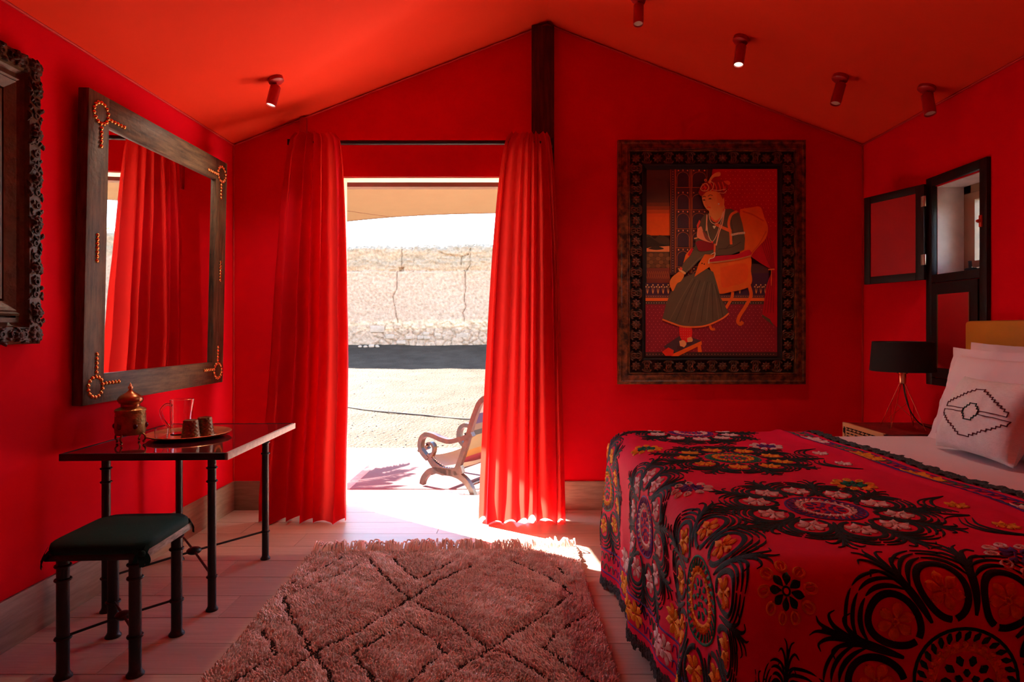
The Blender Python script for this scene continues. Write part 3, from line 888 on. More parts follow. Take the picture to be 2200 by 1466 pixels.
sweep_frame(fm, [(0, 0), (0, 0.030), (0.006, 0.042), (0.020, 0.046), (0.030, 0.040), (0.050, 0.046), (0.062, 0.050), (0.070, 0.046), (0.074, 0.052), (0.080, 0.050), (0.083, 0.030)], PW, PH_, M=Mp)
fm.build('outer_moulding', m_pframe, pa, angle=25)
fm = MB(); sweep_frame(fm, [(0.082, 0.030), (0.168, 0.030)], PW, PH_, M=Mp); fm.build('carved_ground', m_pdark, pa, smooth=False)
fm = MB(); sweep_frame(fm, [(0.166, 0.026), (0.167, 0.044), (0.172, 0.046), (0.176, 0.042), (0.178, 0.034), (0.188, 0.030), (0.200, 0.022), (0.200, 0.004)], PW, PH_, M=Mp)
fm.build('inner_moulding', m_pdark, pa, angle=25)
# relief: rosettes and paired scrolls along the carved band
rs = MB()
for j in range(8): petal_blob(rs, (0, 0, 0), 2*PI*j/8, 0.030, 0.022, 0.012)
rs.ball((0, -0.010, 0), (0.009, 0.006, 0.009), 10, 6)
ros_me = mesh_of(rs, 'rosette', m_pcarve, angle=60)
sc = MB()
for sz in (-1, 1):
    pts = []
    for i in range(15):
        a = PI*(0.10+1.55*i/14); rr_ = 0.029-0.012*i/14
        pts.append((0.004+rr_*math.cos(a)*0.85, -0.005, sz*(0.010+rr_*math.sin(a)*0.95)))
    sc.tube(pts, [0.0062-0.003*i/14 for i in range(15)], 6)
    pts = [(-p[0], p[1], p[2]) for p in pts]
    sc.tube(pts, [0.0062-0.003*i/14 for i in range(15)], 6)
petal_blob(sc, (0, 0, 0), PI/2, 0.036, 0.014, 0.012); petal_blob(sc, (0, 0, 0), -PI/2, 0.036, 0.014, 0.012)
scr_me = mesh_of(sc, 'scroll', m_pcarve, angle=60)
bx, bz = PW/2-0.125, PH_/2-0.125
def band(p0, p1, rot, n):
    for i in range(n):
        t = i/n
        x, z = lerp(p0[0], p1[0], t), lerp(p0[1], p1[1], t)
        me = ros_me if i % 2 == 0 else scr_me
        inst(me, 'rosette' if i % 2 == 0 else 'scroll', pa, (x, -0.030, z+PH_/2), (0, rot, 0), (1.12, 1.3, 1.12))
band((-bx, bz), (bx, bz), 0, 14); band((bx, bz), (bx, -bz), PI/2, 20)
band((bx, -bz), (-bx, -bz), 0, 14); band((-bx, -bz), (-bx, bz), PI/2, 20)

# picture surface: flat shapes of paint
YP = YB-0.016
paint_mats, paint_idx = [], {}
def pcol(c):
    if c not in paint_idx:
        paint_idx[c] = len(paint_mats)
        paint_mats.append(mat('paint', tuple(min(0.95, 2.0*q) for q in srgb(*c)), 0.55, var=0.06, vscale=12, bump=0.05, bscale=200, spec=0.3))
    return paint_idx[c]
pic = MB()
layer = [0]
def S1(p): return (1300+p[0]/2.572, 280+p[1]/2.572)
def S2(p): return (1380+p[0]/6.662, 360+p[1]/6.662)
def S3(p): return (1380+p[0]/6.979, 570+p[1]/6.979)
def PT(q, sp):
    x, y = sp(q)
    v = on_y(x, y, YP)
    return (min(max(v.x, PX0+0.19), PX1-0.19), min(max(v.z, PZ0+0.19), PZ1-0.19))
def pp(pts, c, sp=S1, curve=0):
    layer[0] += 1
    y = YP-0.00010*layer[0]
    if curve:
        q = [Vector((p[0], p[1], 0)) for p in pts]
        q = catmull(q+[q[0]], curve)[:-1]
        pts = [(v.x, v.y) for v in q]
    q = [PT(p, sp) for p in pts]
    vs = [(a, y, b) for a, b in q]
    pic.add(vs, [tuple(t) for t in tessellate_polygon([[Vector((a, b, 0)) for a, b in q]])], pcol(c))
def pr(x0, y0, x1, y1, c, sp=S1): pp([(x0, y0), (x1, y0), (x1, y1), (x0, y1)], c, sp)
def pl(pts, w, c, sp=S1, cv=True, taper=False):
    layer[0] += 1
    y = YP-0.00010*layer[0]
    q = [Vector((p[0], p[1], 0)) for p in pts]
    if cv and len(q) > 2: q = catmull(q, 6)
    vs, fs = [], []
    for i, p in enumerate(q):
        d = (q[min(i+1, len(q)-1)]-q[max(i-1, 0)]).normalized()
        n = Vector((-d.y, d.x, 0)); ww = w/2*(1-0.75*i/(len(q)-1) if taper else 1)
        for s in (-1, 1):
            a, b_ = PT((p.x+n.x*s*ww, p.y+n.y*s*ww), sp); vs.append((a, y, b_))
    for i in range(len(q)-1): fs.append((2*i, 2*i+1, 2*i+3, 2*i+2))
    pic.add(vs, fs, pcol(c))
def pdots(pts, r, c, sp=S1, n=6):
    layer[0] += 1
    y = YP-0.00010*layer[0]
    for p in pts:
        vs = []
        for k in range(n):
            a, b_ = PT((p[0]+r*math.cos(2*PI*k/n), p[1]+r*math.sin(2*PI*k/n)), sp); vs.append((a, y, b_))
        pic.add(vs, [tuple(range(n))], pcol(c))
DK, GOLD, TAN = (62, 40, 36), (150, 78, 34), (205, 130, 75)
pr(215, 215, 945, 1255, (40, 22, 16))
for i in range(18):
    t = i/17; t2 = sm(t, 0.42, 0.78)
    c = tuple(int(lerp(a, b_, t2)) for a, b_ in zip((66, 44, 30), (196, 72, 14)))
    pr(218, 220+i*20, 358, 242+i*20, c)
pp([(218, 575), (250, 580), (275, 600), (300, 580), (352, 600), (356, 655), (218, 660)], (60, 44, 26), curve=4)
pp([(218, 600), (240, 585), (300, 625), (350, 640), (350, 650), (218, 650)], (44, 34, 22))
pp([(218, 655), (260, 645), (356, 640), (356, 675), (218, 680)], (186, 110, 60))
pp([(235, 655), (280, 640), (325, 655), (280, 662)], (50, 38, 24), curve=4)
pr(218, 672, 358, 762, (74, 48, 28))
for j in range(4):
    for i in range(5): pp([(225+i*28+14*math.cos(2*PI*k/10)+(j % 2)*12, 690+j*20+11*math.sin(2*PI*k/10)) for k in range(10)], (104, 66, 34) if (i+j) % 2 else (88, 54, 30))
pr(218, 762, 358, 845, (98, 44, 30))
for i in range(12): pl([(222+i*11, 780), (232+i*11, 820)], 2, GOLD, cv=False)
for i in range(12): pl([(232+i*11, 780), (222+i*11, 820)], 2, (120, 60, 34), cv=False)
pr(358, 218, 610, 800, (66, 38, 36))
for j in range(6):
    y0 = 240+j*105-(18 if j == 0 else 0)
    for (x0, x1) in ((396, 462), (480, 556)):
        m_ = (x0+x1)/2
        pp([(x0, y0+92), (x0, y0+38), (x0+6, y0+22), (x0+18, y0+14), (m_, y0+8), (x1-18, y0+14), (x1-6, y0+22), (x1, y0+38), (x1, y0+92)], (54, 36, 40))
        pl([(x0, y0+92), (x0, y0+38), (x0+6, y0+22), (x0+18, y0+14), (m_, y0+8), (x1-18, y0+14), (x1-6, y0+22), (x1, y0+38), (x1, y0+92)], 2.2, GOLD, cv=False)
        pdots([(x0+8, y0+2), (m_, y0), (x1-8, y0+2)], 4.5, (176, 110, 70))
        pl([(x0-8, y0+96), (x1+8, y0+96)], 2.5, GOLD, cv=False)
for x in (360, 384, 388, 466, 472, 477, 560): pl([(x, 218), (x, 790)], 2.4, GOLD, cv=False)
pdots([(372, 232+k*14) for k in range(40)], 2.2, (170, 120, 90))
pr(218, 845, 900, 912, (58, 34, 48))
pr(800, 740, 900, 912, (66, 42, 40))
pr(800, 792, 900, 912, (58, 34, 48))
for x in (232, 262, 290, 318, 346, 740, 830, 855, 880):
    for dx, h_ in ((-7, 34), (0, 44), (7, 36), (-3, 26), (4, 24)):
        pl([(x, 904), (x+dx*0.6, 890), (x+dx, 904-h_)], 2.4, (196, 120, 60), taper=True)
    pdots([(x-8, 866), (x, 856), (x+8, 868)], 4.5, (206, 136, 80))
for y0, hh, c in ((912, 16, (84, 50, 44)), (928, 17, (214, 84, 26)), (947, 16, (60, 46, 36))): pr(218, y0, 875, y0+hh, c)
pdots([(225+k*13, 920) for k in range(50)], 2.6, (150, 92, 66)); pdots([(225+k*14, 955) for k in range(46)], 3, (150, 110, 84))
pr(218, 963, 945, 1228, (112, 26, 34))
pdots([(232+i*22+(j % 2)*11, 976+j*16) for i in range(32) for j in range(16)], 2.1, (170, 74, 70))
pr(218, 1226, 945, 1250, (52, 34, 28)); pdots([(228+k*17, 1238) for k in range(42)], 3.2, (120, 70, 50))
pp([(590, 218), (945, 218), (945, 1090), (905, 1052), (862, 1022), (885, 860), (918, 775), (850, 735), (800, 700), (700, 600), (610, 460), (575, 300)], (150, 10, 22))
pdots([(610+i*26+(j % 2)*13, 232+j*20) for i in range(13) for j in range(16) if 610+i*26 > 640-j*3], 2.3, (206, 84, 60))
for k in range(5): pl([(840+k*16, 560+k*10), (880+k*10, 690), (915+k*4, 772)], 3, (108, 6, 16))
for k in range(4): pl([(912+k*6, 790), (890+k*12, 900), (875+k*16, 1010)], 3, (112, 6, 16))
pp([(860, 1018), (905, 1045), (925, 1085), (900, 1062), (862, 1034)], (74, 60, 40))
pl([(895, 772), (930, 770)], 8, (190, 92, 44), cv=False); pl([(912, 772), (912, 860)], 4, (190, 92, 44), cv=False)
# chair
OR, ORD = (206, 78, 18), (168, 58, 12)
pp([(740, 440), (800, 430), (852, 428), (872, 480), (894, 542), (880, 602), (842, 645), (805, 690), (792, 730), (745, 730), (735, 560)], OR, curve=5)
pl([(755, 452), (810, 470), (870, 505)], 8, ORD); pl([(795, 690), (845, 630), (884, 560)], 5, ORD)
pl([(700, 895), (693, 930), (662, 985)], 16, OR); pl([(790, 860), (800, 915), (770, 975), (738, 1025), (728, 1058), (742, 1072), (755, 1058)], 19, OR)
pl([(572, 1070), (582, 1098), (602, 1100)], 14, OR)
pp([(560, 730), (700, 712), (795, 700), (800, 780), (806, 835), (780, 872), (690, 895), (620, 902), (600, 830)], OR, curve=4)
pp([(630, 760), (770, 740), (775, 830), (700, 860), (640, 865)], (192, 66, 14), curve=5)
pp([(440, 690), (470, 655), (480, 665), (445, 735), (428, 735)], OR); pp([(452, 690), (475, 650), (482, 660), (462, 700)], (160, 12, 24))
# footstool and feet
pp([(318, 1196), (420, 1128), (528, 1164), (400, 1240)], (64, 44, 44)); pp([(370, 1236), (528, 1164), (530, 1184), (400, 1248), (362, 1248)], OR)
pp([(505, 1180), (522, 1172), (530, 1226), (508, 1226)], OR); pp([(310, 1225), (345, 1200), (375, 1215), (372, 1246), (330, 1246)], (176, 40, 20))
pp([(405, 1080), (468, 1080), (476, 1130), (462, 1165), (430, 1172), (408, 1135)], (206, 24, 22), curve=4)
pdots([(415+i*12, 1092+j*14) for i in range(5) for j in range(5)], 1.8, (230, 110, 80))
pp([(405, 1165), (430, 1160), (445, 1180), (430, 1200), (412, 1196)], TAN, curve=4); pp([(448, 1150), (470, 1142), (480, 1160), (470, 1172), (452, 1170)], TAN, curve=4)
pp([(395, 1190), (428, 1198), (420, 1214), (395, 1212)], (60, 34, 34), curve=4); pp([(450, 1172), (478, 1170), (470, 1186), (448, 1190)], (60, 34, 34), curve=4)
# robe
OL, OLD, OLL = (78, 64, 44), (58, 46, 32), (94, 76, 52)
pp([(470, 800), (500, 790), (560, 768), (592, 785), (612, 850), (632, 925), (676, 1008), (640, 1040), (560, 1076), (490, 1086), (420, 1082), (365, 1062), (312, 1044), (332, 965), (365, 880), (420, 820)], OL)
for k, (x0, x1) in enumerate(((480, 352), (492, 385), (505, 425), (520, 455), (545, 490), (560, 525), (575, 555), (585, 590), (595, 622), (600, 648))):
    pl([(x0, 820+k*4), ((x0+x1)/2, 930), (x1, 1066-abs(x1-470)*0.12)], 4, OLD if k % 2 else OLL)
pl([(312, 1046), (365, 1066), (420, 1084), (490, 1088), (560, 1078), (640, 1042), (678, 1012)], 9, (226, 90, 34))
pp([(545, 468), (580, 455), (640, 440), (690, 438), (735, 462), (752, 520), (766, 600), (762, 662), (690, 690), (600, 695), (555, 700), (510, 725), (468, 770), (432, 800), (412, 772), (432, 730), (470, 690), (492, 640), (497, 590), (505, 540), (525, 495)], OL)
pl([(545, 690), (500, 725), (440, 790)], 4, OLL); pl([(690, 500), (700, 600), (660, 660)], 4, OLD); pl([(745, 620), (690, 650), (620, 660)], 4, OLD)
pp([(405, 782), (432, 800), (415, 835), (392, 850), (372, 890), (362, 880), (352, 848), (365, 815)], (222, 96, 34), curve=4)
pl([(404, 772), (440, 795)], 12, TAN, cv=False); pdots([(414, 768)], 9, (200, 90, 50)); pdots([(414, 768)], 5, (190, 30, 24))
pp([(545, 688), (604, 690), (575, 755), (520, 790), (488, 812), (512, 740)], (216, 82, 20))
pdots([(530, 738), (542, 742)], 4, (50, 20, 16))
pp([(566, 722), (590, 702), (650, 694), (720, 688), (780, 664), (798, 672), (796, 692), (720, 710), (640, 722), (580, 730)], (158, 12, 28), curve=4)
pl([(560, 735), (640, 728), (730, 714), (800, 696)], 6, (150, 104, 60))
pl([(722, 452), (690, 472), (676, 520), (686, 570), (690, 634)], 14, (206, 84, 36)); pl([(602, 520), (640, 540), (690, 562)], 17, (206, 84, 36))
pl([(690, 582), (728, 574), (766, 570)], 11, (200, 160, 120), cv=False); pdots([(695+k*9, 581-k*1.4) for k in range(8)], 2.2, (120, 70, 50))
pp([(493, 625), (520, 612), (595, 630), (590, 662), (520, 672), (505, 655)], (112, 20, 24), curve=3)
pl([(600, 630), (598, 690)], 10, (190, 80, 36), cv=False)
pp([(515, 498), (522, 510), (508, 545), (505, 560), (500, 530)], (178, 52, 30)); pp([(505, 548), (525, 535), (535, 560), (545, 590), (582, 622), (560, 620), (522, 606), (502, 590)], (190, 108, 72), curve=4)
pp([(532, 560), (552, 575), (582, 620), (550, 605)], (116, 60, 44), curve=3); pl([(486, 602), (505, 598)], 7, TAN, cv=False)
# neck and head
SK, SKD = (226, 124, 58), (200, 96, 42)
pp([(565, 440), (640, 410), (655, 440), (640, 475), (602, 505), (575, 480)], SK, curve=4); pl([(652, 438), (640, 480), (604, 508), (576, 485)], 9, (196, 72, 34))
pp([(526, 352), (560, 338), (610, 335), (645, 365), (652, 405), (640, 438), (600, 462), (568, 450), (545, 428), (532, 395)], SK, curve=5)
pp([(610, 350), (640, 365), (648, 405), (640, 428), (622, 420), (612, 390)], (214, 110, 50), curve=4)
pl([(531, 376), (541, 370), (551, 374)], 3, (70, 34, 22)); pl([(562, 370), (574, 362), (588, 366)], 3, (70, 34, 22))
pl([(533, 392), (541, 388), (549, 393)], 2.5, (70, 34, 22)); pl([(564, 386), (574, 381), (584, 386)], 2.5, (70, 34, 22))
pdots([(541, 391), (573, 384)], 3.6, (40, 20, 16)); pl([(552, 392), (549, 412), (556, 420), (562, 416)], 2.2, (176, 78, 36))
pl([(556, 432), (566, 429), (577, 433)], 5, (196, 50, 26)); pl([(630, 392), (638, 402), (632, 416)], 3, SKD); pdots([(621, 412)], 5, (236, 190, 150))
TU, TUL = (128, 30, 22), (176, 60, 36)
pp([(511, 345), (520, 318), (545, 292), (590, 280), (640, 280), (668, 300), (672, 328), (655, 350), (645, 385), (625, 352), (590, 340), (555, 345), (530, 368), (516, 362)], TU, curve=4)
for k in range(6): pl([(530+k*22, 300-k*2), (548+k*20, 322), (540+k*22, 342)], 6, TUL)
pp([(562, 294), (578, 262), (602, 242), (628, 237), (628, 258), (598, 264), (582, 280), (574, 300)], TAN, curve=3)
pp([(645, 288), (672, 284), (685, 298), (672, 308)], (176, 70, 40), curve=4)
pl([(520, 330), (532, 308), (552, 300), (565, 318), (556, 338), (534, 340), (520, 330)], 4, (214, 156, 96)); pl([(575, 288), (592, 300), (588, 328), (572, 340)], 4, (214, 156, 96))
pl([(590, 335), (620, 338), (660, 330)], 4, (210, 150, 100)); pl([(620, 350), (650, 352), (664, 338)], 4, (210, 150, 100))
pdots([(548, 282)], 8, (214, 156, 96)); pdots([(548, 282)], 5, (168, 16, 20)); pdots([(540, 322), (530, 326), (551, 324), (655, 320)], 4, (190, 30, 24))
pl([(558, 470), (556, 530), (566, 590), (585, 618), (606, 590), (630, 520), (652, 445)], 3.5, (206, 150, 110)); pl([(566, 465), (575, 505), (598, 522), (625, 505), (648, 452)], 4, (206, 150, 110))
pl([(654, 440), (640, 520), (622, 570), (606, 640)], 7, (198, 130, 90)); pl([(556, 470), (552, 560)], 7, (198, 130, 90), cv=False)
pdots([(592, 536), (600, 536), (596, 543)], 5, (222, 180, 140)); pdots([(585, 622)], 6, (190, 40, 30))
pl([(576, 690), (600, 680), (594, 705), (570, 715), (566, 740)], 4, (206, 160, 120))
pic.build('picture_panel', paint_mats, pa, smooth=False, world=True)
MB().box((PX0+0.17, YP+0.0005, PZ0+0.17), (PX1-0.17, YB, PZ1-0.17)).build('backing_board', m_pdark, pa, world=True)

# ================================================================== BED
BX1, BY0, BY1, BZ = 2.245, 1.37, 2.97, 0.745     # flat-top extents under the bedspread rounding
def XE(b_): return 0.50+(3.0-min(max(b_, 1.2), 3.0))*0.035
bed = thing('bed', 'large double bed with an ochre headboard against the wall', 'bed', (1.35, 2.0, 0))
MB().box((0.60, 1.40, 0.06), (2.24, 2.94, 0.36), 0.02).build('base', mat('bed_base_cloth', (0.12, 0.05, 0.04), 0.8), bed, world=True)
for (x, y) in ((0.68, 1.48), (0.68, 2.86), (2.15, 1.48), (2.15, 2.86)):
    MB().lathe([(0.025, 0), (0.03, 0.07)], 14, (x, y, 0)).build('leg', m_black, bed, world=True)
mt = MB()
mt.box((0.575, 1.375, 0.36), (2.24, 2.965, 0.715), 0.07)
mt.build('mattress', m_sheet, bed, world=True)
hb = MB(); hb.box((2.245, 1.20, 0.10), (2.325, 3.105, 1.293), 0.018)
hbo = hb.build('headboard', m_head, bed, world=True)

def drape(x0, y0, y1, z, r, flare, fold):
    """returns P(a,b,off): cloth point a along x, b along y, lying on top and hanging over the foot (x<x0) and the sides"""
    def P(a, b, off=0.0):
        xb = x0(b) if callable(x0) else x0
        dx = max(0.0, xb-a)
        dy = b-y1 if b > y1 else (b-y0 if b < y0 else 0.0)
        qx, qy = max(a, xb), min(max(b, y0), y1)
        d = math.hypot(dx, dy)
        zz = z+0.0035*fbm(a*3.2, b*3.2, 5)
        if fold: zz += 0.011*math.exp(-((a-(1.235+(3.07-b)*0.085))/0.022)**2)+0.0035*math.sin((a*0.9+b*1.3)*9)*0.4
        if d < 1e-9: return Vector((qx, qy, zz+off))
        nx, ny = -dx/d, dy/d
        if d < r*PI/2:
            ang = d/r
            out, down = r*math.sin(ang), r*(1-math.cos(ang))
            on, oz = math.sin(ang), math.cos(ang)
        else:
            e = d-r*PI/2
            out, down = r+flare*e, r+e
            on, oz = 1.0, 0.05
        w = sm(down, 0.08, 0.5)
        s = b if dx >= abs(dy) else a
        out += w*(0.018*math.sin(s*8.5+1.0)+0.012*math.sin(s*19+2.0))+0.010*fbm(s*4, down*3, 2)*w
        out += off*on
        return Vector((qx+nx*out, qy+ny*out, zz-down+off*oz))
    return P
# sheet / duvet
Psh = drape(0.64, 1.42, 2.915, 0.733, 0.075, 0.02, False)
sh = MB()
def shf(u, v):
    return Psh(lerp(0.75, 2.235, u), lerp(1.05, 3.30, v))
sh.grid(shf, 60, 110)
props(sh.build('duvet', m_sheet, angle=180), 'smooth pale pink-white duvet on the bed', 'duvet')

# bedspread
P = drape(XE, BY0, BY1, BZ, 0.10, 0.015, True)
def amax(b): return 1.375+(3.05-b)*0.075+0.008*math.sin(b*11)
def dhem(b): return 0.762-0.10*max(0, (2.97-b))
def amin(b):
    return XE(b)-dhem(b)
bs = MB()
NU, NV = 130, 190
b_lo, b_hi = BY0-0.60, BY1+0.60
def bsf(u, v):
    b = lerp(b_lo, b_hi, v)
    bb = min(max(b, 1.0), 2.97)
    a = lerp(amin(bb), amax(bb), u)
    # round the hanging corner so that it never passes the hem
    dx = max(0, XE(b)-a); dy = b-BY1 if b > BY1 else (BY0-b if b < BY0 else 0)
    d = math.hypot(dx, dy); h = dhem(bb)
    if d > h and dx > 0 and dy > 0:
        k = h/d
        a = XE(b)-dx*k
        b = (BY1+dy*k) if b > BY1 else (BY0-dy*k)
    return P(a, b)
bs.grid(bsf, NU, NV)
spread = props(bs.build('bedspread', m_spread, angle=180), 'crimson bedspread embroidered with large flower medallions, laid over the foot of the bed', 'bedspread')
# crochet edge
def edge_strip(path, outw, w, name):
    mb = MB(); n = len(path)
    vs, fs = [], []
    for i, (p, o_) in enumerate(zip(path, outw)):
        ww = w*(1+0.13*math.sin(i*0.55)+0.06*math.sin(i*1.7))
        for k in range(6):
            t = k/5
            q = p+o_*(ww*t-0.006)+Vector((0, 0, 0.004+0.005*math.sin(t*9+i*0.8)))+Vector((0.003*math.sin(i*2.1+t*5), 0, 0))
            vs.append(q)
    for i in range(n-1):
        for k in range(5): fs.append((i*6+k, i*6+k+1, (i+1)*6+k+1, (i+1)*6+k))
    mb.add(vs, fs)
    mb.build(name, m_fringe, spread, world=True, angle=180)
path, outs = [], []
for i in range(241):
    b = lerp(1.0, 3.05, i/240); bb = min(max(b, 1.0), 2.97)
    path.append(P(amax(bb), b)); outs.append(Vector((1, 0, -0.02)))
edge_strip(path, outs, 0.058, 'crochet_edge')
path, outs = [], []
for i in range(241):
    b = lerp(1.37, 2.97, i/240)
    path.append(P(amin(b), b, 0.001)); outs.append(Vector((-0.10, 0, -1)).normalized())
for i in range(1, 40):
    th = PI/2*i/39; h = dhem(2.97)
    path.append(P(XE(3)-h*math.cos(th), BY1+h*math.sin(th), 0.001)); outs.append(Vector((-0.10*math.cos(th), 0.1*math.sin(th), -1)).normalized())
edge_strip(path, outs, 0.045, 'crochet_edge')

# ---- embroidery
class Emb:
    def __init__(s, cx, cy, Rad, rot=0.0, sx=1.0, sy=1.0):
        s.mb = MB(); s.cx, s.cy, s.R, s.c, s.s, s.sx, s.sy = cx, cy, Rad, math.cos(rot), math.sin(rot), sx, sy
    def T(s, p, off):
        x, y = p[0]*s.R*s.sx, p[1]*s.R*s.sy
        return P(s.cx+x*s.c-y*s.s, s.cy+x*s.s+y*s.c, off)
    def stroke(s, pts, w, mi, n=5, taper=1, h=0.0035):
        q = [Vector((p[0], p[1], 0)) for p in pts]
        if len(q) > 2: q = catmull(q, n)
        elif n > 1: q = [q[0].lerp(q[1], i/n) for i in range(n+1)]
        N_ = len(q)
        vs, fs = [], []
        for i, p in enumerate(q):
            d = (q[min(i+1, N_-1)]-q[max(i-1, 0)]).normalized()
            nn = Vector((-d.y, d.x, 0)); t = i/(N_-1)
            if taper == 1: ww = w*(0.15+0.85*math.sin(PI*min(1, max(0, t)))**0.7)
            elif taper == 2: ww = w*(1-0.85*t)
            elif taper == 3: ww = w*math.sin(PI*(0.06+0.90*t))**0.6
            elif taper == 4: ww = w*max(0.05, math.sin(PI*(0.06+0.92*t)**1.5))**0.75
            else: ww = w
            for k, o in ((-1, 0.0012), (0, h), (1, 0.0012)):
                vs.append(s.T((p.x+nn.x*k*ww/2, p.y+nn.y*k*ww/2), o))
        for i in range(N_-1):
            for k in range(2): fs.append((i*3+k, i*3+k+1, (i+1)*3+k+1, (i+1)*3+k))
        s.mb.add(vs, fs, mi)
    def lobe(s, c, ang, L, W, mi): # petal
        ca, sa = math.cos(ang), math.sin(ang)
        s.stroke([(c[0]+ca*L*t, c[1]+sa*L*t) for t in (0, 0.25, 0.5, 0.75, 1.0)], W, mi, 3, 4, 0.006)
    def ring(s, c, r, w, mi, n=24, k=1.0):
        pts = [(c[0]+r*math.cos(2*PI*i/n), c[1]+k*r*math.sin(2*PI*i/n)) for i in range(n+1)]
        s.stroke(pts, w, mi, 1, 0)
    def flower(s, c, r, mi, n=6, a0=0.3):
        for k in range(n): s.lobe((c[0]+0.18*r*math.cos(a0+2*PI*k/n), c[1]+0.18*r*math.sin(a0+2*PI*k/n)), a0+2*PI*k/n, r*0.84, r*(0.60 if n <= 6 else 0.50), mi)
        s.ring(c, r*0.16, r*0.13, mi, 8)
EM = [m_tblack, m_tyel, m_tgrn, m_twht, m_tpur]
def medallion(cx, cy, Rad, A, B, rot=0.0, sx=1.0, sy=1.0, lab=None):
    e = Emb(cx, cy, Rad, rot, sx, sy)
    # centre
    e.ring((0, 0), 0.33, 0.022, B, 36)
    for k in range(30):
        a = 2*PI*k/30
        e.stroke([(0.315*math.cos(a), 0.315*math.sin(a)), (0.255*math.cos(a+0.12), 0.255*math.sin(a+0.12))], 0.040, B, 2, 3)
    e.ring((0, 0), 0.205, 0.035, A, 32)
    for k in range(24):
        a = 2*PI*k/24
        e.lobe((0.205*math.cos(a), 0.205*math.sin(a)), a, 0.05, 0.045, A)
    for k in range(10):
        a = 2*PI*k/10
        e.stroke([(0.165*math.cos(a), 0.165*math.sin(a)), (0.10*math.cos(a), 0.10*math.sin(a))], 0.055, B, 2, 3)
    for k in range(5):
        a = 2*PI*k/5+0.3
        e.stroke([(0.08*math.cos(a), 0.08*math.sin(a)), (0.03*math.cos(a), 0.03*math.sin(a))], 0.05, B, 2, 3)
    NP = 10 if A == 3 else 9
    for k in range(NP):
        a = 2*PI*(k+0.5)/NP
        ca, sa = math.cos(a), math.sin(a)
        c = (0.575*ca, 0.575*sa)
        e.flower(c, 0.118, A, 6, a)
        def loc(u, v): return (c[0]+ca*u-sa*v, c[1]+sa*u+ca*v)
        # petal outline, heavier on the outside
        pts = [loc(-0.180*math.cos(t), 0.150*math.sin(t)*(1+0.18*math.cos(PI-t))) for t in [0.12+(2*PI-0.24)*i/18 for i in range(19)]]
        e.stroke(pts, 0.046, 0, 2, 0)
        for (d_, span, w_) in ((0.058, 1.30, 0.034), (0.108, 1.12, 0.028), (0.154, 0.92, 0.024)):
            for sgn in (-1, 1):
                pts = [loc((0.178+d_)*math.cos(t*sgn), (0.160+d_*0.9)*math.sin(t*sgn)) for t in [0.03+span*i/6 for i in range(7)]]
                e.stroke(pts, w_, 0, 2, 1)
        # palmette between petals
        b_ = 2*PI*k/NP
        cb, sb = math.cos(b_), math.sin(b_)
        def lb(u, v): return (cb*u-sb*v, sb*u+cb*v)
        e.stroke([lb(0.42, 0), lb(0.60, 0.0), lb(0.80, 0.0), lb(0.97, 0.005)], 0.058, 0, 4, 3)
        for sgn in (-1, 1):
            e.stroke([lb(0.68, 0), lb(0.80, 0.045*sgn), lb(0.86, 0.105*sgn), lb(0.83, 0.15*sgn)], 0.042, 0, 4, 2)
            e.stroke([lb(0.77, 0), lb(0.90, 0.040*sgn), lb(0.955, 0.095*sgn), lb(0.93, 0.135*sgn)], 0.040, 0, 4, 2)
            e.stroke([lb(0.88, 0), lb(0.99, 0.025*sgn), lb(1.03, 0.065*sgn)], 0.034, 0, 4, 2)
    o = e.mb.build('medallion', EM, spread, world=True, angle=180)
    return o
def smallflower(cx, cy, Rad, A, B, rot=0.0):
    e = Emb(cx, cy, Rad, rot)
    e.ring((0, 0), 0.13, 0.07, B, 10)
    for k in range(8):
        a = 2*PI*k/8
        e.lobe((0.17*math.cos(a), 0.17*math.sin(a)), a, 0.40, 0.27, B)
    for k in range(9):
        a = 2*PI*k/9+0.2
        ca, sa = math.cos(a), math.sin(a)
        c = (0.80*ca, 0.80*sa)
        pts = [(c[0]+ca*0.19*math.cos(t)-sa*0.15*math.sin(t), c[1]+sa*0.19*math.cos(t)+ca*0.15*math.sin(t)) for t in [2*PI*i/10 for i in range(11)]]
        e.stroke(pts, 0.095, A, 2, 0, 0.005)
        e.stroke([(0.66*ca, 0.66*sa), (0.86*ca, 0.86*sa)], 0.05, A, 2, 0)
    return e.mb.build('small_flower', EM, spread, world=True, angle=180)
MR = 0.315
# foot side (a < XE) and top columns
medallion(XE(2.95)-0.32, 2.93, MR, 1, 2); medallion(XE(2.16)-0.26, 2.17, MR, 3, 4); medallion(XE(1.53)-0.245, 1.55, MR, 1, 2); medallion(0.44, 0.86, MR, 3, 4)
medallion(0.80, 2.95, MR, 3, 4); medallion(0.805, 2.36, MR, 1, 2, sy=0.88); medallion(0.84, 1.70, MR, 3, 4); medallion(0.92, 1.08, MR*1.05, 1, 2)
for (x, y, A, B) in ((0.507, 2.56, 1, 2), (0.526, 1.93, 3, 4), (0.549, 1.265, 1, 2), (1.03, 2.60, 3, 4), (1.06, 1.96, 1, 2), (1.10, 1.35, 3, 4)):
    smallflower(x, y, 0.068, A, B, y)
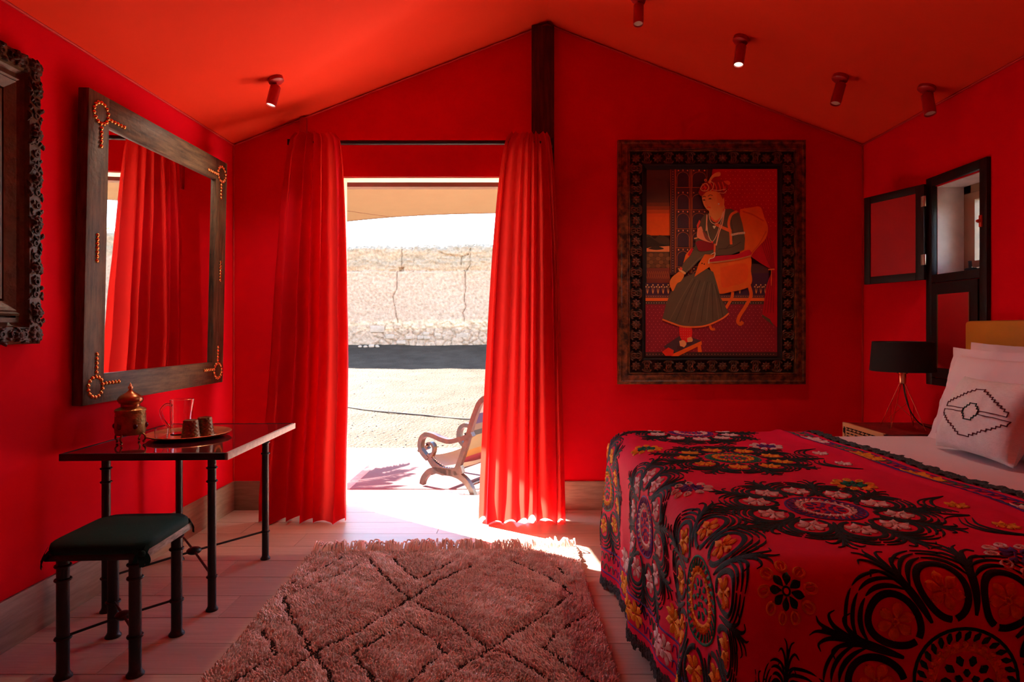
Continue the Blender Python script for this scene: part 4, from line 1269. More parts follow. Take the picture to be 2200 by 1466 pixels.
# partial medallions by the turned edge
def half_motif(cx, cy, A):
    e = Emb(cx, cy, 0.20)
    for sgn in (-1, 1):
        for k, (d_, w_) in enumerate(((0.0, 0.05), (0.10, 0.035), (0.18, 0.03))):
            e.stroke([(0.02, 0.9*sgn), (-0.28-d_, 0.72*sgn), (-0.42-d_, 0.42*sgn), (-0.30-d_, 0.12*sgn)], w_, 0, 4, 1)
        e.flower((-0.10, 0.45*sgn), 0.15, A, 6)
        e.stroke([(-0.25, 0.0), (-0.55, 0.06*sgn), (-0.70, 0.16*sgn)], 0.05, 0, 4, 2)
    e.mb.build('half_medallion', EM, spread, world=True, angle=180)
half_motif(1.21, 2.36, 3); half_motif(1.25, 1.64, 1)
# borders: blue lines, scallops and daisies
def border(line_a, sc_a, w_sc, b0, b1, flowers, nm):
    e = Emb(0, 0, 1.0)
    for fa in line_a:
        e.stroke([(fa(b_), b_) for b_ in [lerp(b0, b1, i/60) for i in range(61)]], 0.008, 4, 1, 0, 0.003)
    n = int((b1-b0)/0.045)
    for i in range(n):
        y = b0+(i+0.5)*(b1-b0)/n
        x = sc_a(y)
        mi = (2, 4, 2, 2, 4)[(i//4) % 5]
        if any(abs(y-f[0]) < 0.06 for f in flowers): continue
        for q in (-0.5, 0.5):
            e.stroke([(x+w_sc*q-0.016, y-0.018), (x+w_sc*q+0.010, y-0.010), (x+w_sc*q+0.010, y+0.010), (x+w_sc*q-0.016, y+0.018)], 0.006, mi, 3, 0, 0.003)
    for (y, A) in flowers:
        for dy in (-0.035, 0.035):
            e.flower((sc_a(y+dy), y+dy), 0.045, A, 6)
    e.mb.build(nm, EM, spread, world=True, angle=180)
border([lambda b_: amax(min(max(b_, 1), 2.97))-0.035, lambda b_: amax(min(max(b_, 1), 2.97))-0.125], lambda b_: amax(min(max(b_, 1), 2.97))-0.08, 0.045, 1.02, 2.96,
       [(2.75, 3), (2.40, 1), (2.08, 1), (1.64, 3), (1.2, 1)], 'border_embroidery')
border([lambda b_: amin(min(max(b_, 1), 2.97))+0.035, lambda b_: amin(min(max(b_, 1), 2.97))+0.145], lambda b_: amin(min(max(b_, 1), 2.97))+0.09, 0.05, 1.02, 2.96,
       [(2.55, 1), (2.25, 1), (1.95, 3), (1.6, 1), (1.2, 3)], 'border_embroidery')
for (x, y, A) in ((amin(2.5)+0.19, 2.55, 3), (amin(1.85)+0.20, 1.86, 1)):
    e = Emb(x, y, 0.05); e.flower((0, 0), 1.0, A, 8); e.mb.build('small_flower', EM, spread, world=True, angle=180)

# ---- pillows
def pillow(name, W, H, T, M, m, label, cat, flange=0.0, seed=1, N_=40, group=None):
    mb = MB()
    def surf(sgn):
        def f(u, v):
            x, z = (u*2-1), (v*2-1)
            p = 2.6
            fx, fz = 1-abs(x)**p, 1-abs(z)**p
            t = T/2*(max(0, fx)*max(0, fz))**0.42
            pin = 1-0.06*(1-abs(z)**2)*abs(x)**3
            pin2 = 1-0.07*(1-abs(x)**2)*abs(z)**3
            X, Z = x*W/2*pin, z*H/2*pin2
            wr = 0.006*fbm(X*9, Z*9, seed)+0.004*fbm(X*22, Z*14, seed+3)
            return M @ Vector((X, sgn*(t+(wr if t > 0.01 else 0)), Z+H/2))
        return f
    mb.grid(surf(-1), N_, N_); mb.grid(surf(1), N_, N_)
    o = mb.build(name, m, angle=180)
    props(o, label, cat, group)
    if flange > 0:
        fl = MB()
        def ff(u, v):
            a = 2*PI*u
            c, s = math.cos(a), math.sin(a)
            q = 1/max(abs(c), abs(s))
            x, z = c*q, s*q
            pin = 1-0.06*(1-abs(z)**2)*abs(x)**3; pin2 = 1-0.07*(1-abs(x)**2)*abs(z)**3
            k = lerp(0.97, 1.0, v)
            X, Z = x*W/2*pin*k+math.copysign(min(1, abs(x)), x)*flange*v, z*H/2*pin2*k+z*flange*v
            return M @ Vector((X, 0.012*fbm(X*14, Z*14, seed+7)*v-0.006*v, Z+H/2))
        fl.grid(ff, 120, 5, wrap_u=True)
        fl.build('flange', m, o, world=True, angle=180)
    return o, surf(-1)
def pil_M(x, y, z, lean, yaw):
    # local x -> along world -y (width), local -y -> world -x (front), z up
    return Matrix.Translation((x, y, z)) @ Matrix.Rotation(-PI/2+yaw, 4, 'Z') @ Matrix.Rotation(-lean, 4, 'X')
pillow('pillow', 0.66, 0.40, 0.13, pil_M(2.115, 2.63, 0.760, R(12), 0.0), m_pillow, 'pale pillow leaning on the ochre headboard, behind the others', 'pillow', 0.035, 11)
pillow('pillow', 0.68, 0.385, 0.15, pil_M(1.945, 2.53, 0.760, R(17), 0.02), m_pillow, 'pale flanged pillow between the headboard pillow and the patterned cushion', 'pillow', 0.035, 21)
CW, CHH = 0.44, 0.325
cuo, cuf = pillow('cushion', CW, CHH, 0.15, pil_M(1.775, 2.415, 0.745, R(22), -0.04), m_linen, 'ivory cushion embroidered with a stepped maroon diamond, propped on the pillows', 'cushion', 0.0, 33)
# stepped embroidery on the cushion front; (u,v) in 0..1, u runs from the far side to the near side
def cpt(u, v, off=0.0025):
    p = cuf(u, v); q = cuf(min(1, u+0.01), v); r_ = cuf(u, min(1, v+0.01))
    n_ = (q-p).cross(r_-p)
    n_ = n_.normalized() if n_.length > 1e-12 else Vector((-1, 0, 0))
    if n_.x > 0: n_ = -n_
    return p+n_*off
def cline(pts, w, m_, nm):
    mb = MB()
    for (p0, p1) in zip(pts[:-1], pts[1:]):
        L = max(2, int(math.hypot((p1[0]-p0[0])*CW, (p1[1]-p0[1])*CHH)/0.006))
        d = Vector((p1[0]-p0[0], p1[1]-p0[1])); 
        if d.length < 1e-9: continue
        d.normalize(); nx, ny = -d.y*w/2/CW, d.x*w/2/CHH
        ex, ey = d.x*w/2/CW, d.y*w/2/CHH
        vs, fs = [], []
        for i in range(L+1):
            t = i/L
            u, v = lerp(p0[0]-ex, p1[0]+ex, t), lerp(p0[1]-ey, p1[1]+ey, t)
            vs += [cpt(u-nx, v-ny, 0.001), cpt(u, v, 0.004), cpt(u+nx, v+ny, 0.001)]
        for i in range(L):
            for k in range(2): fs.append((i*3+k, i*3+k+1, i*3+k+4, i*3+k+3))
        mb.add(vs, fs)
    mb.build(nm, m_, cuo, world=True, angle=180)
def stair(p0, p1, n, first='v'):
    out = [p0]
    for i in range(n):
        x, y = lerp(p0[0], p1[0], (i+1)/n), lerp(p0[1], p1[1], (i+1)/n)
        lx, ly = out[-1]
        out.append((lx, y) if first == 'v' else (x, ly))
        out.append((x, y))
    return out
uL, uR, uM, vM = 0.13, 0.90, 0.515, 0.50
cline([(uL, vM+0.025)]+stair((uL, vM+0.055), (uM-0.03, 0.80), 9)+stair((uM+0.03, 0.80), (uR, vM+0.055), 9, 'h')+[(uR, vM+0.025)], 0.0042, m_tmar, 'stitched_zigzag')
cline([(uL-0.03, vM-0.02)]+stair((uL-0.02, vM-0.05), (uM-0.03, 0.19), 9)+stair((uM+0.03, 0.19), (uR+0.03, vM-0.05), 9, 'h')+[(uR+0.04, vM-0.02)], 0.0042, m_tmar, 'stitched_zigzag')
cline([(uL, vM+0.025), (uM-0.10, vM+0.025), (uM-0.10, vM-0.02), (uL-0.03, vM-0.02)], 0.003, m_tmar, 'stitched_bar')
cline([(uR, vM+0.025), (uM+0.10, vM+0.025), (uM+0.10, vM-0.02), (uR+0.04, vM-0.02)], 0.003, m_tmar, 'stitched_bar')
cline(stair((uM-0.09, vM+0.012), (uM-0.025, vM+0.105), 3)+stair((uM+0.025, vM+0.105), (uM+0.09, vM+0.012), 3, 'h')+stair((uM+0.09, vM-0.012), (uM+0.025, vM-0.105), 3)+stair((uM-0.025, vM-0.105), (uM-0.09, vM-0.012), 3, 'h')+[(uM-0.09, vM+0.01)], 0.0042, m_tdgr, 'stitched_star')

# ================================================================== BEDSIDE TABLE AND LAMP
ns = thing('bedside_table', 'dark red patterned bedside chest with ivory inlay beyond the bed', 'bedside table', (2.075, 3.36, 0))
m_ns = mat('mottled_oxblood_lacquer', (0.09, 0.006, 0.006), 0.4, c2=(0.22, 0.02, 0.016), vscale=28)
m_ivory = mat('ivory_inlay', (0.66, 0.38, 0.18), 0.5)
NX0, NX1, NY0, NY1, NZ = 1.855, 2.31, 3.14, 3.545, 0.705
MB().box((NX0+0.01, NY0+0.005, 0.03), (NX1, NY1-0.005, NZ-0.03), 0.004).build('body', m_ns, ns, world=True)
MB().box((NX0, NY0, NZ-0.03), (NX1, NY1, NZ), 0.004).build('top', m_ns, ns, world=True)
for (x, y) in ((NX0+0.04, NY0+0.04), (NX0+0.04, NY1-0.04), (NX1-0.04, NY0+0.04), (NX1-0.04, NY1-0.04)):
    MB().box((x-0.02, y-0.02, 0), (x+0.02, y+0.02, 0.032), 0.002).build('foot', m_black, ns, world=True)
fp = MB().box((NX0-0.004, NY0+0.002, NZ-0.10), (NX0+0.011, NY1-0.001, NZ+0.002), 0.001).build('inlay_front', m_ivory, ns, world=True)
xx = NX0-0.0052
for k in range(9):
    y = NY1-0.022-k*0.042
    if k == 0:
        for dy, h0, h1 in ((0.0, 0.02, 0.06), (-0.008, 0.025, 0.075), (0.008, 0.03, 0.055)):
            MB().box((xx, y+dy-0.0035, NZ-h1), (xx+0.003, y+dy+0.0035, NZ-h0)).build('inlay_piece', m_tblack, fp, world=True)
    else:
        for (dy, z0, z1, w_) in ((0, 0.020, 0.026, 0.036), (0, 0.034, 0.040, 0.036), (0, 0.020, 0.040, 0.006), (0, 0.050, 0.057, 0.030), (0, 0.066, 0.090, 0.030)):
            MB().box((xx, y+dy-w_/2, NZ-z1), (xx+0.003, y+dy+w_/2, NZ-z0)).build('inlay_piece', m_tblack, fp, world=True)
lamp = thing('table_lamp', 'bedside lamp with a black drum shade on a copper wire tripod', 'lamp', (2.072, 3.335, NZ))
shd = MB()
shd.lathe([(0.160, 0.315), (0.147, 0.478), (0.1455, 0.478), (0.1585, 0.315)], 48, cap=False)
shd.add([(0.160*math.cos(a), 0.160*math.sin(a), 0.315) for a in [0]], [])
so = shd.build('lamp_shade', m_shade, lamp)
for zz, rr_ in ((0.317, 0.159), (0.476, 0.1465)): MB().torus((0, 0, zz), rr_, 0.002, n=48, m=6).build('shade_ring', m_black, so)
for k in range(3):
    a = 2*PI*k/3
    MB().tube([(0, 0, 0.34), (0.157*math.cos(a), 0.157*math.sin(a), 0.335)], 0.0018, 6).build('spider', m_copper, so)
MB().lathe([(0.012, 0.243), (0.018, 0.252), (0.018, 0.300), (0.026, 0.302), (0.026, 0.345), (0.0, 0.345)], 20).build('socket', m_copper, lamp)
feet = []
for k in range(4):
    a = 2*PI*k/4+0.55
    f = Vector((0.118*math.cos(a), 0.118*math.sin(a), 0.003)); t0 = Vector((0.012*math.cos(a), 0.012*math.sin(a), 0.25))
    feet.append((f, t0))
    MB().tube([t0, f], 0.0022, 8).build('leg', m_copper, lamp)
for k in range(4):
    f0, t0 = feet[k]; f1, t1 = feet[(k+1) % 4]
    MB().tube([t0.lerp(f0, 0.45), t1.lerp(f1, 0.98)], 0.0017, 6).build('brace', m_copper, lamp)
MB().tube(catmull([(0.004, 0, 0.25), (0.012, -0.01, 0.17), (0.03, -0.03, 0.09), (0.07, -0.05, 0.03), (0.14, -0.06, 0.006), (0.2, -0.04, 0.004)], 8), 0.0032, 8).build('cord', m_black, lamp)
bulb = MB().ball((0, 0, 0.385), (0.028, 0.028, 0.036), 14, 10); bulb.build('bulb', mat('frosted_bulb', (0.85, 0.82, 0.78), 0.4), lamp)

# ================================================================== SHAGGY RUG
RW, RL, RROT = 1.46, 2.6, 0.0368
rug = thing('shag_rug', 'pink shaggy wool rug with dark diamond lines and a fringed end', 'rug', (-0.402, 2.07, 0), (0, 0, RROT))
RM = ROOT[rug.name]
MB().box((-RW/2+0.004, -RL/2, 0.0005), (RW/2-0.004, RL/2, 0.012)).build('backing', m_woolb, rug, smooth=False)
def C6(p): return (430+p[0]/2.444, 1130+p[1]/2.444)
lines_px = [
 [(760, 150), (690, 192), (560, 250), (470, 300)], [(840, 192), (740, 240), (620, 290), (510, 332), (440, 362)],
 [(880, 160), (985, 270), (1085, 365), (1180, 420), (1330, 482), (1420, 568), (1520, 635), (1610, 660), (1700, 708), (1770, 752), (1850, 812)],
 [(1015, 165), (1090, 240), (1140, 272), (1210, 240), (1325, 178)], [(1100, 375), (1230, 290), (1330, 240), (1425, 202)],
 [(440, 362), (462, 420), (480, 485), (540, 570), (590, 660), (640, 705), (710, 821), (760, 900)],
 [(1085, 380), (1000, 435), (900, 500), (800, 560), (700, 602), (590, 662), (480, 735), (370, 810), (250, 880)],
 [(1095, 490), (990, 550), (880, 612), (800, 660), (860, 740), (930, 815), (990, 880)], [(1095, 490), (1200, 570), (1290, 650), (1190, 722), (1095, 815), (990, 880)],
 [(1855, 200), (1925, 248)], [(1630, 172), (1740, 220), (1850, 272), (1950, 345), (1840, 432), (1740, 500), (1640, 560), (1520, 637), (1400, 712), (1280, 800), (1180, 880)],
 [(2010, 465), (1910, 525), (1880, 555), (1830, 590), (1810, 625), (1880, 680), (1960, 737), (2030, 782), (2130, 830)],
 [(320, 540), (365, 595), (400, 660), (310, 720), (220, 775), (130, 830)]]
segs = []
for Lp in lines_px:
    pts = [on_z(*C6(p), 0.028) for p in Lp]
    for a_, b_ in zip(pts[:-1], pts[1:]): segs.append((a_.x, a_.y, b_.x, b_.y))
# the pattern goes on towards the near end
for k in range(4):
    y0 = 2.05-k*0.36
    for (xa, xb) in ((-1.12, -0.75), (-0.75, -0.38), (-0.38, 0.0), (0.0, 0.33)):
        s_ = 1 if (k+int((xa+1.2)/0.37)) % 2 else -1
        segs.append((xa, y0-0.18*(s_ < 0), xb, y0-0.18*(s_ > 0)))
segs = np.array(segs)
rg = np.random.default_rng(5)
sp = 0.0080
gx, gy = np.meshgrid(np.arange(-RW/2+0.004, RW/2, sp), np.arange(-RL/2, RL/2, sp))
X = gx.ravel()+rg.uniform(-0.004, 0.004, gx.size); Yv = gy.ravel()+rg.uniform(-0.004, 0.004, gx.size)
c_, s_ = math.cos(RROT), math.sin(RROT)
WX = -0.402+X*c_-Yv*s_; WYv = 2.07+X*s_+Yv*c_
WXj = WX+0.006*np.sin(WYv*60)+rg.normal(0, 0.003, X.size)
dmin = np.full(X.size, 9.0)
for (x0, y0, x1, y1) in segs:
    dx, dy = x1-x0, y1-y0; L2 = dx*dx+dy*dy+1e-9
    t = np.clip(((WXj-x0)*dx+(WYv-y0)*dy)/L2, 0, 1)
    dmin = np.minimum(dmin, np.hypot(WXj-(x0+t*dx), WYv-(y0+t*dy)))
dark = dmin < 0.0085
keep = ~((dmin >= 0.0085) & (dmin < 0.0115))
X, Yv, dark, dmin = X[keep], Yv[keep], dark[keep], dmin[keep]
n = X.size
h = rg.uniform(0.019, 0.025, n); h[dark] = rg.uniform(0.006, 0.011, dark.sum())
fld = np.sin(X*9+np.sin(Yv*7)*1.5)*1.1+np.sin(Yv*11+X*4)*0.9+np.sin(X*31+Yv*23)*0.5
ang = fld*1.3+rg.normal(0, 0.6, n)-1.2
lean = rg.uniform(0.003, 0.012, n); lean[dmin < 0.02] *= 0.3; lean[dark] *= 0.3
lx, ly = np.cos(ang)*lean, np.sin(ang)*lean
h[(~dark) & (dmin < 0.026)] *= 0.75
lump = np.sin(X*140+2*np.sin(Yv*90))*np.sin(Yv*150+2*np.sin(X*80))
h += (~dark)*0.004*lump+(~dark)*0.004*np.sin(X*43+Yv*17)*np.sin(Yv*51-X*13)
r0 = rg.uniform(0.0050, 0.0068, n); r0[dark] *= 0.75
V = np.zeros((n, 10, 3)); th0 = rg.uniform(0, 6.28, n)
for k in range(3):
    a = th0+2*PI*k/3
    V[:, k] = np.stack([X+r0*np.cos(a), Yv+r0*np.sin(a), np.full(n, 0.010)], 1)
    V[:, 3+k] = np.stack([X+lx*0.45+r0*0.95*np.cos(a+0.4), Yv+ly*0.45+r0*0.95*np.sin(a+0.4), 0.010+h*0.62], 1)
    V[:, 6+k] = np.stack([X+lx*0.9+r0*0.62*np.cos(a+0.9), Yv+ly*0.9+r0*0.62*np.sin(a+0.9), 0.010+h*0.93], 1)
V[:, 9] = np.stack([X+lx*1.1, Yv+ly*1.1, 0.010+h], 1)
fq = []
for lv in (0, 3):
    for k in range(3):
        k2 = (k+1) % 3
        fq += [[lv+k, lv+k2, lv+3+k2], [lv+k, lv+3+k2, lv+3+k]]
for k in range(3): fq.append([6+k, 6+(k+1) % 3, 9])
fq = np.array(fq)
faces = (fq[None]+(np.arange(n)*10)[:, None, None]).reshape(-1, 3)
def np_mesh(name, V, Fc, mats, mi=None, smooth=True):
    me = bpy.data.meshes.new(name)
    V = V.reshape(-1, 3).astype(np.float32)
    me.vertices.add(len(V)); me.vertices.foreach_set('co', V.ravel())
    k = Fc.shape[1]
    me.loops.add(Fc.size); me.loops.foreach_set('vertex_index', Fc.ravel().astype(np.int32))
    me.polygons.add(len(Fc)); me.polygons.foreach_set('loop_start', (np.arange(len(Fc))*k).astype(np.int32))
    for m_ in mats: me.materials.append(m_)
    if mi is not None: me.polygons.foreach_set('material_index', mi.astype(np.int32))
    if smooth: me.polygons.foreach_set('use_smooth', np.ones(len(Fc), bool))
    me.update(calc_edges=True)
    me.validate()
    return me
pile_me = np_mesh('pile', V, faces, [m_wool, m_woold], np.repeat(dark.astype(int), len(fq)))
po = bpy.data.objects.new('pile', pile_me); link(po, rug); po['kind'] = 'stuff'
fr_ = MB()
r5 = random.Random(8)
for k in range(270):
    x = -RW/2+RW*(k+r5.random())/270
    g = math.sin(k*0.35)*0.5+math.sin(k*0.13+1)*0.5
    L = r5.uniform(0.07, 0.15); sx_ = g*0.06+r5.uniform(-0.04, 0.04)
    pts = [(x, RL/2-0.01, 0.012), (x+sx_*0.3, RL/2+L*0.4, 0.034+r5.uniform(0, 0.034)), (x+sx_*0.8, RL/2+L*0.8, 0.014+r5.uniform(0, 0.012)), (x+sx_*1.2, RL/2+L, 0.004)]
    fr_.tube(catmull(pts, 3), [0.0042]*9+[0.002], 5)
fo = fr_.build('fringe', m_wool, rug, angle=180); fo['kind'] = 'stuff'
# stray tufts at the long sides

# ================================================================== OUTSIDE
m_gravel = mat('sandy_gravel', (0.034, 0.0220, 0.0145), 0.95, c2=(0.055, 0.037, 0.025), vscale=2.2, bump=0.9, bscale=28, bdist=0.03, spec=0.1, detail=9)
m_stone = mat('pale_rubble_stone', (0.34, 0.235, 0.165), 0.9, var=0.15, vscale=8, bump=0.4, bscale=20, bdist=0.03)
WALL_Y = 16.0
def ground_z(x, y):
    if y < 6.8: z = -0.12
    else: z = -0.115+min(y-6.8, 6.5)*0.079
    if y > 13.3: z += min(y-13.3, 2.7)*0.162
    w = sm(y, 6.8, 8.0)
    return z+w*(0.035*fbm(x*0.35, y*0.35)+0.010*fbm(x*2.5, y*2.5))
xs = np.concatenate([np.arange(-40, -9, 2.0), np.arange(-9, 4, 0.11), np.arange(4, 18, 0.5), np.arange(18, 60, 3.0)])
ys = np.concatenate([np.arange(-30, 5.5, 2.0), np.arange(5.5, 16.4, 0.11), np.arange(16.5, 40, 3.0)])
gm = MB()
nx_, ny_ = len(xs)-1, len(ys)-1
gm.grid(lambda u, v: (xs[round(u*nx_)], ys[round(v*ny_)], ground_z(xs[round(u*nx_)], ys[round(v*ny_)])), nx_, ny_)
gnd = props(gm.build('ground', m_gravel, base=False, angle=180), kind='structure', label='sandy gravel yard sloping up to the mud wall')
pb = MB(); r6 = random.Random(12)
for k in range(420):
    y = 6.85+(r6.random()**1.6)*8.5; x = r6.uniform(-0.45, 0.05)*y*0.95
    s_ = r6.uniform(0.005, 0.013)
    pb.ball((x, y, ground_z(x, y)+s_*0.2), (s_*r6.uniform(0.7, 1.3), s_*r6.uniform(0.7, 1.3), s_*0.6), 6, 4)
po_ = pb.build('pebbles', mat('brown_pebble', (0.055, 0.040, 0.030), 0.9), gnd, base=False); po_['kind'] = 'stuff'

# ---- mud wall
mw = bpy.data.materials.new('rammed_earth'); mw.use_nodes = True
nt = mw.node_tree; N, L = nt.nodes, nt.links
p = N['Principled BSDF']; p.inputs['Roughness'].default_value = 0.95; p.inputs['Specular IOR Level'].default_value = 0.1
tc = N.new('ShaderNodeTexCoord'); sx = N.new('ShaderNodeSeparateXYZ'); L.new(tc.outputs['Object'], sx.inputs[0])
nz = N.new('ShaderNodeTexNoise'); nz.inputs['Scale'].default_value = 1.6; nz.inputs['Detail'].default_value = 8; nz.inputs['Roughness'].default_value = 0.65
mp = N.new('ShaderNodeMapping'); mp.inputs['Scale'].default_value = (0.7, 1, 2.2); L.new(tc.outputs['Object'], mp.inputs[0]); L.new(mp.outputs[0], nz.inputs['Vector'])
ad = N.new('ShaderNodeMath'); ad.operation = 'MULTIPLY_ADD'; ad.inputs[1].default_value = 0.9; L.new(nz.outputs['Fac'], ad.inputs[0]); L.new(sx.outputs['Z'], ad.inputs[2])
mr = N.new('ShaderNodeMapRange'); mr.inputs['From Min'].default_value = 1.1; mr.inputs['From Max'].default_value = 4.1; L.new(ad.outputs[0], mr.inputs['Value'])
cr = N.new('ShaderNodeValToRGB'); el = cr.color_ramp.elements
el[0].position = 0.0; el[0].color = (0.35, 0.23, 0.155, 1)
el[1].position = 1.0; el[1].color = (0.30, 0.21, 0.14, 1)
for pos, c in ((0.10, (0.35, 0.23, 0.155)), (0.20, (0.35, 0.225, 0.148)), (0.235, (0.50, 0.34, 0.21)), (0.28, (0.38, 0.245, 0.165)), (0.66, (0.38, 0.24, 0.16)), (0.74, (0.35, 0.22, 0.132)), (0.80, (0.28, 0.20, 0.135)), (0.86, (0.35, 0.22, 0.132)), (0.93, (0.26, 0.20, 0.145))):
    e_ = el.new(pos); e_.color = (*c, 1)
L.new(mr.outputs[0], cr.inputs['Fac'])
n2 = N.new('ShaderNodeTexNoise'); n2.inputs['Scale'].default_value = 14; n2.inputs['Detail'].default_value = 6; L.new(tc.outputs['Object'], n2.inputs['Vector'])
mx = N.new('ShaderNodeMixRGB'); mx.blend_type = 'OVERLAY'; mx.inputs['Fac'].default_value = 0.6; L.new(cr.outputs[0], mx.inputs[1]); L.new(n2.outputs['Fac'], mx.inputs[2]); L.new(mx.outputs[0], p.inputs['Base Color'])
bp = N.new('ShaderNodeBump'); bp.inputs['Strength'].default_value = 0.8; bp.inputs['Distance'].default_value = 0.04; L.new(n2.outputs['Fac'], bp.inputs['Height']); L.new(bp.outputs[0], p.inputs['Normal'])
def C5(q):
    v = on_y(730+q[0]/5.637, 500+q[1]/5.637, WALL_Y); return (v.x, v.z)
cracks = [[C5(q) for q in c] for c in ([(740, 120), (742, 300), (740, 425), (690, 470), (692, 560), (690, 680), (640, 770), (655, 870), (690, 1040), (705, 1095)],
          [(1575, 190), (1572, 400), (1515, 470), (1520, 700), (1500, 800), (1525, 900), (1490, 980), (1515, 1085)], [(1200, 230), (1290, 265), (1470, 290), (1560, 255)], [(1470, 290), (1465, 390)])]
def seg_d(x, z):
    best = 9
    for c in cracks:
        for (ax, az), (bx_, bz_) in zip(c[:-1], c[1:]):
            dx, dz = bx_-ax, bz_-az; t = max(0, min(1, ((x-ax)*dx+(z-az)*dz)/(dx*dx+dz*dz+1e-9)))
            best = min(best, math.hypot(x-ax-t*dx, z-az-t*dz))
    return best
hx0, hz0 = C5((710, 420)); hx1, hz1 = C5((765, 465))
xs2 = np.concatenate([np.arange(-22, -6.2, 0.6), np.arange(-6.2, 0.4, 0.022), np.arange(0.4, 30, 0.35)])
NZW = 112
ledge = C5((0, 462))[1]; stone_top = C5((0, 1100))[1]
def topz(x): return 3.47+0.06*fbm(x*0.6, 1.0)+0.035*fbm(x*5, 3.0)+0.02*fbm(x*17, 8.0)+(0.05 if x > -3.0 else 0)
wv, wf2 = [], []
for i, x in enumerate(xs2):
    tz = topz(x); fine = -6.3 < x < 0.45
    for j in range(NZW+1):
        z = lerp(0.55, tz, j/NZW)
        y = WALL_Y+0.05*fbm(x*0.5, z*0.5, 1)
        if fine:
            y -= 0.016*fbm(x*6, z*6, 2)+0.008*fbm(x*20, z*20, 4)
            zl = ledge+0.03*fbm(x*1.5, 0, 6)
            if z > zl: y += 0.05+0.035*fbm(x*3, z*9, 9)+0.03*abs(fbm(x*12, z*22, 3))
            y += 0.05*math.exp(-((z-zl)/0.022)**2)*(0.4+0.6*sm(fbm(x*2.1, 5), -0.2, 0.3))
            xj = x+0.02*fbm(x*9, z*9, 12)
            d = seg_d(xj, z)
            y += 0.075*math.exp(-(d/0.011)**2)
            if hx0 < x < hx1 and hz1 < z < hz0: y += 0.12
            so_ = stone_top+0.12*fbm(x*1.3, 2.0, 4)
            if z < so_ and x > -4.0:
                ds, _ = noise.voronoi(Vector((x*4.2, z*6.5, 0.3)))
                y += 0.05*math.exp(-((ds[1]-ds[0])/0.10)**2)-0.02
            elif z < so_: y += 0.03*fbm(x*4, z*7, 1)
        y += 0.10*sm(z, tz-0.10, tz)
        wv.append((x, y, z))
    for k in (0.25, 0.55): wv.append((x, WALL_Y+k, tz+0.03*fbm(x*4, k*9)))
    wv.append((x, WALL_Y+0.6, 0.4))
w_ = NZW+4
for i in range(len(xs2)-1):
    for j in range(w_-1): wf2.append((i*w_+j, i*w_+j+1, (i+1)*w_+j+1, (i+1)*w_+j))
ywall = MB(); ywall.v = wv; ywall.f = wf2; ywall.m = [0]*len(wf2)
yw = ywall.build('yard_wall', mw, base=False, angle=180)
props(yw, 'long weathered rammed-earth wall across the yard', 'wall', kind=None)
def wall_stone(q0, q1, nm, seed, prot=0.05):
    (x0, z1), (x1, z0) = C5(q0), C5(q1)
    s_ = MB(); s_.box((x0, WALL_Y-prot, z0), (x1, WALL_Y+0.15, z1), min(x1-x0, z1-z0)*0.22)
    if nm == 'stone':
        s_.v = [(a+0.02*fbm(a*9, c*9, seed), b, c+0.02*fbm(a*9, c*9, seed+5)) for a, b, c in s_.v]
    return s_.build(nm, m_stone, yw, base=False, smooth=True)
wall_stone((365, 1126), (543, 1214), 'brick', 1, 0.03)
for i, (q0, q1) in enumerate((((945, 1250), (1012, 1295)), ((1020, 1255), (1100, 1290)), ((1015, 1205), (1085, 1245)), ((1150, 1210), (1235, 1255)), ((1408, 1210), (1560, 1280)), ((800, 1255), (875, 1290)), ((1245, 1225), (1330, 1270)), ((560, 1230), (660, 1290)), ((690, 1300), (800, 1355)))):
    wall_stone(q0, q1, 'stone', i*3)
for i, ((cx, cy, rx), lab) in enumerate((((245, 1345, 30), 'small pale stone lying furthest out in the row at the mud wall foot'), ((312, 1352, 34), 'small pale stone second in the row at the mud wall foot'),
                                ((385, 1352, 48), 'largest pale loose stone at the mud wall foot'), ((452, 1374, 34), 'flat pale loose stone below the brick at the mud wall foot'))):
    v = on_y(730+cx/5.637, 500+cy/5.637, WALL_Y-0.35); rx = 0.82*rx/5.637/1300*WALL_Y
    gz = ground_z(v.x, WALL_Y-0.35)
    lb = MB(); lb.ball((v.x, WALL_Y-0.35, gz+rx*0.35), (rx, rx*0.8, rx*0.6), 12, 8)
    lb.v = [(a+0.25*rx*fbm(a*6, c*6, i), b, c+0.2*rx*fbm(a*8, b*8, i+4)) for a, b, c in lb.v]
    props(lb.build('loose_stone', m_stone, angle=50), lab, 'stone', 'loose stones at the wall foot')
cp = [on_z(*q, 0.02) for q in ((700, 868), (745, 876), (800, 884), (860, 890), (930, 896), (1000, 902), (1060, 906), (1150, 912))]
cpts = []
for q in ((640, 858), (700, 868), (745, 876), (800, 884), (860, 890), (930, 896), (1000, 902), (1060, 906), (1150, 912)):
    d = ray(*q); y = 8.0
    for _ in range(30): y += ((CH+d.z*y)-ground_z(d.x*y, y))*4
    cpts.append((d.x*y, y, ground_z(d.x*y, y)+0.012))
o = MB().tube(catmull(cpts, 8), 0.011, 6).build('gravel_line', mat('dark_brown_line', (0.06, 0.045, 0.035), 0.9))  # dark brown tube following a thin line across the gravel
props(o, 'thin dark line across the gravel', 'gravel_line')

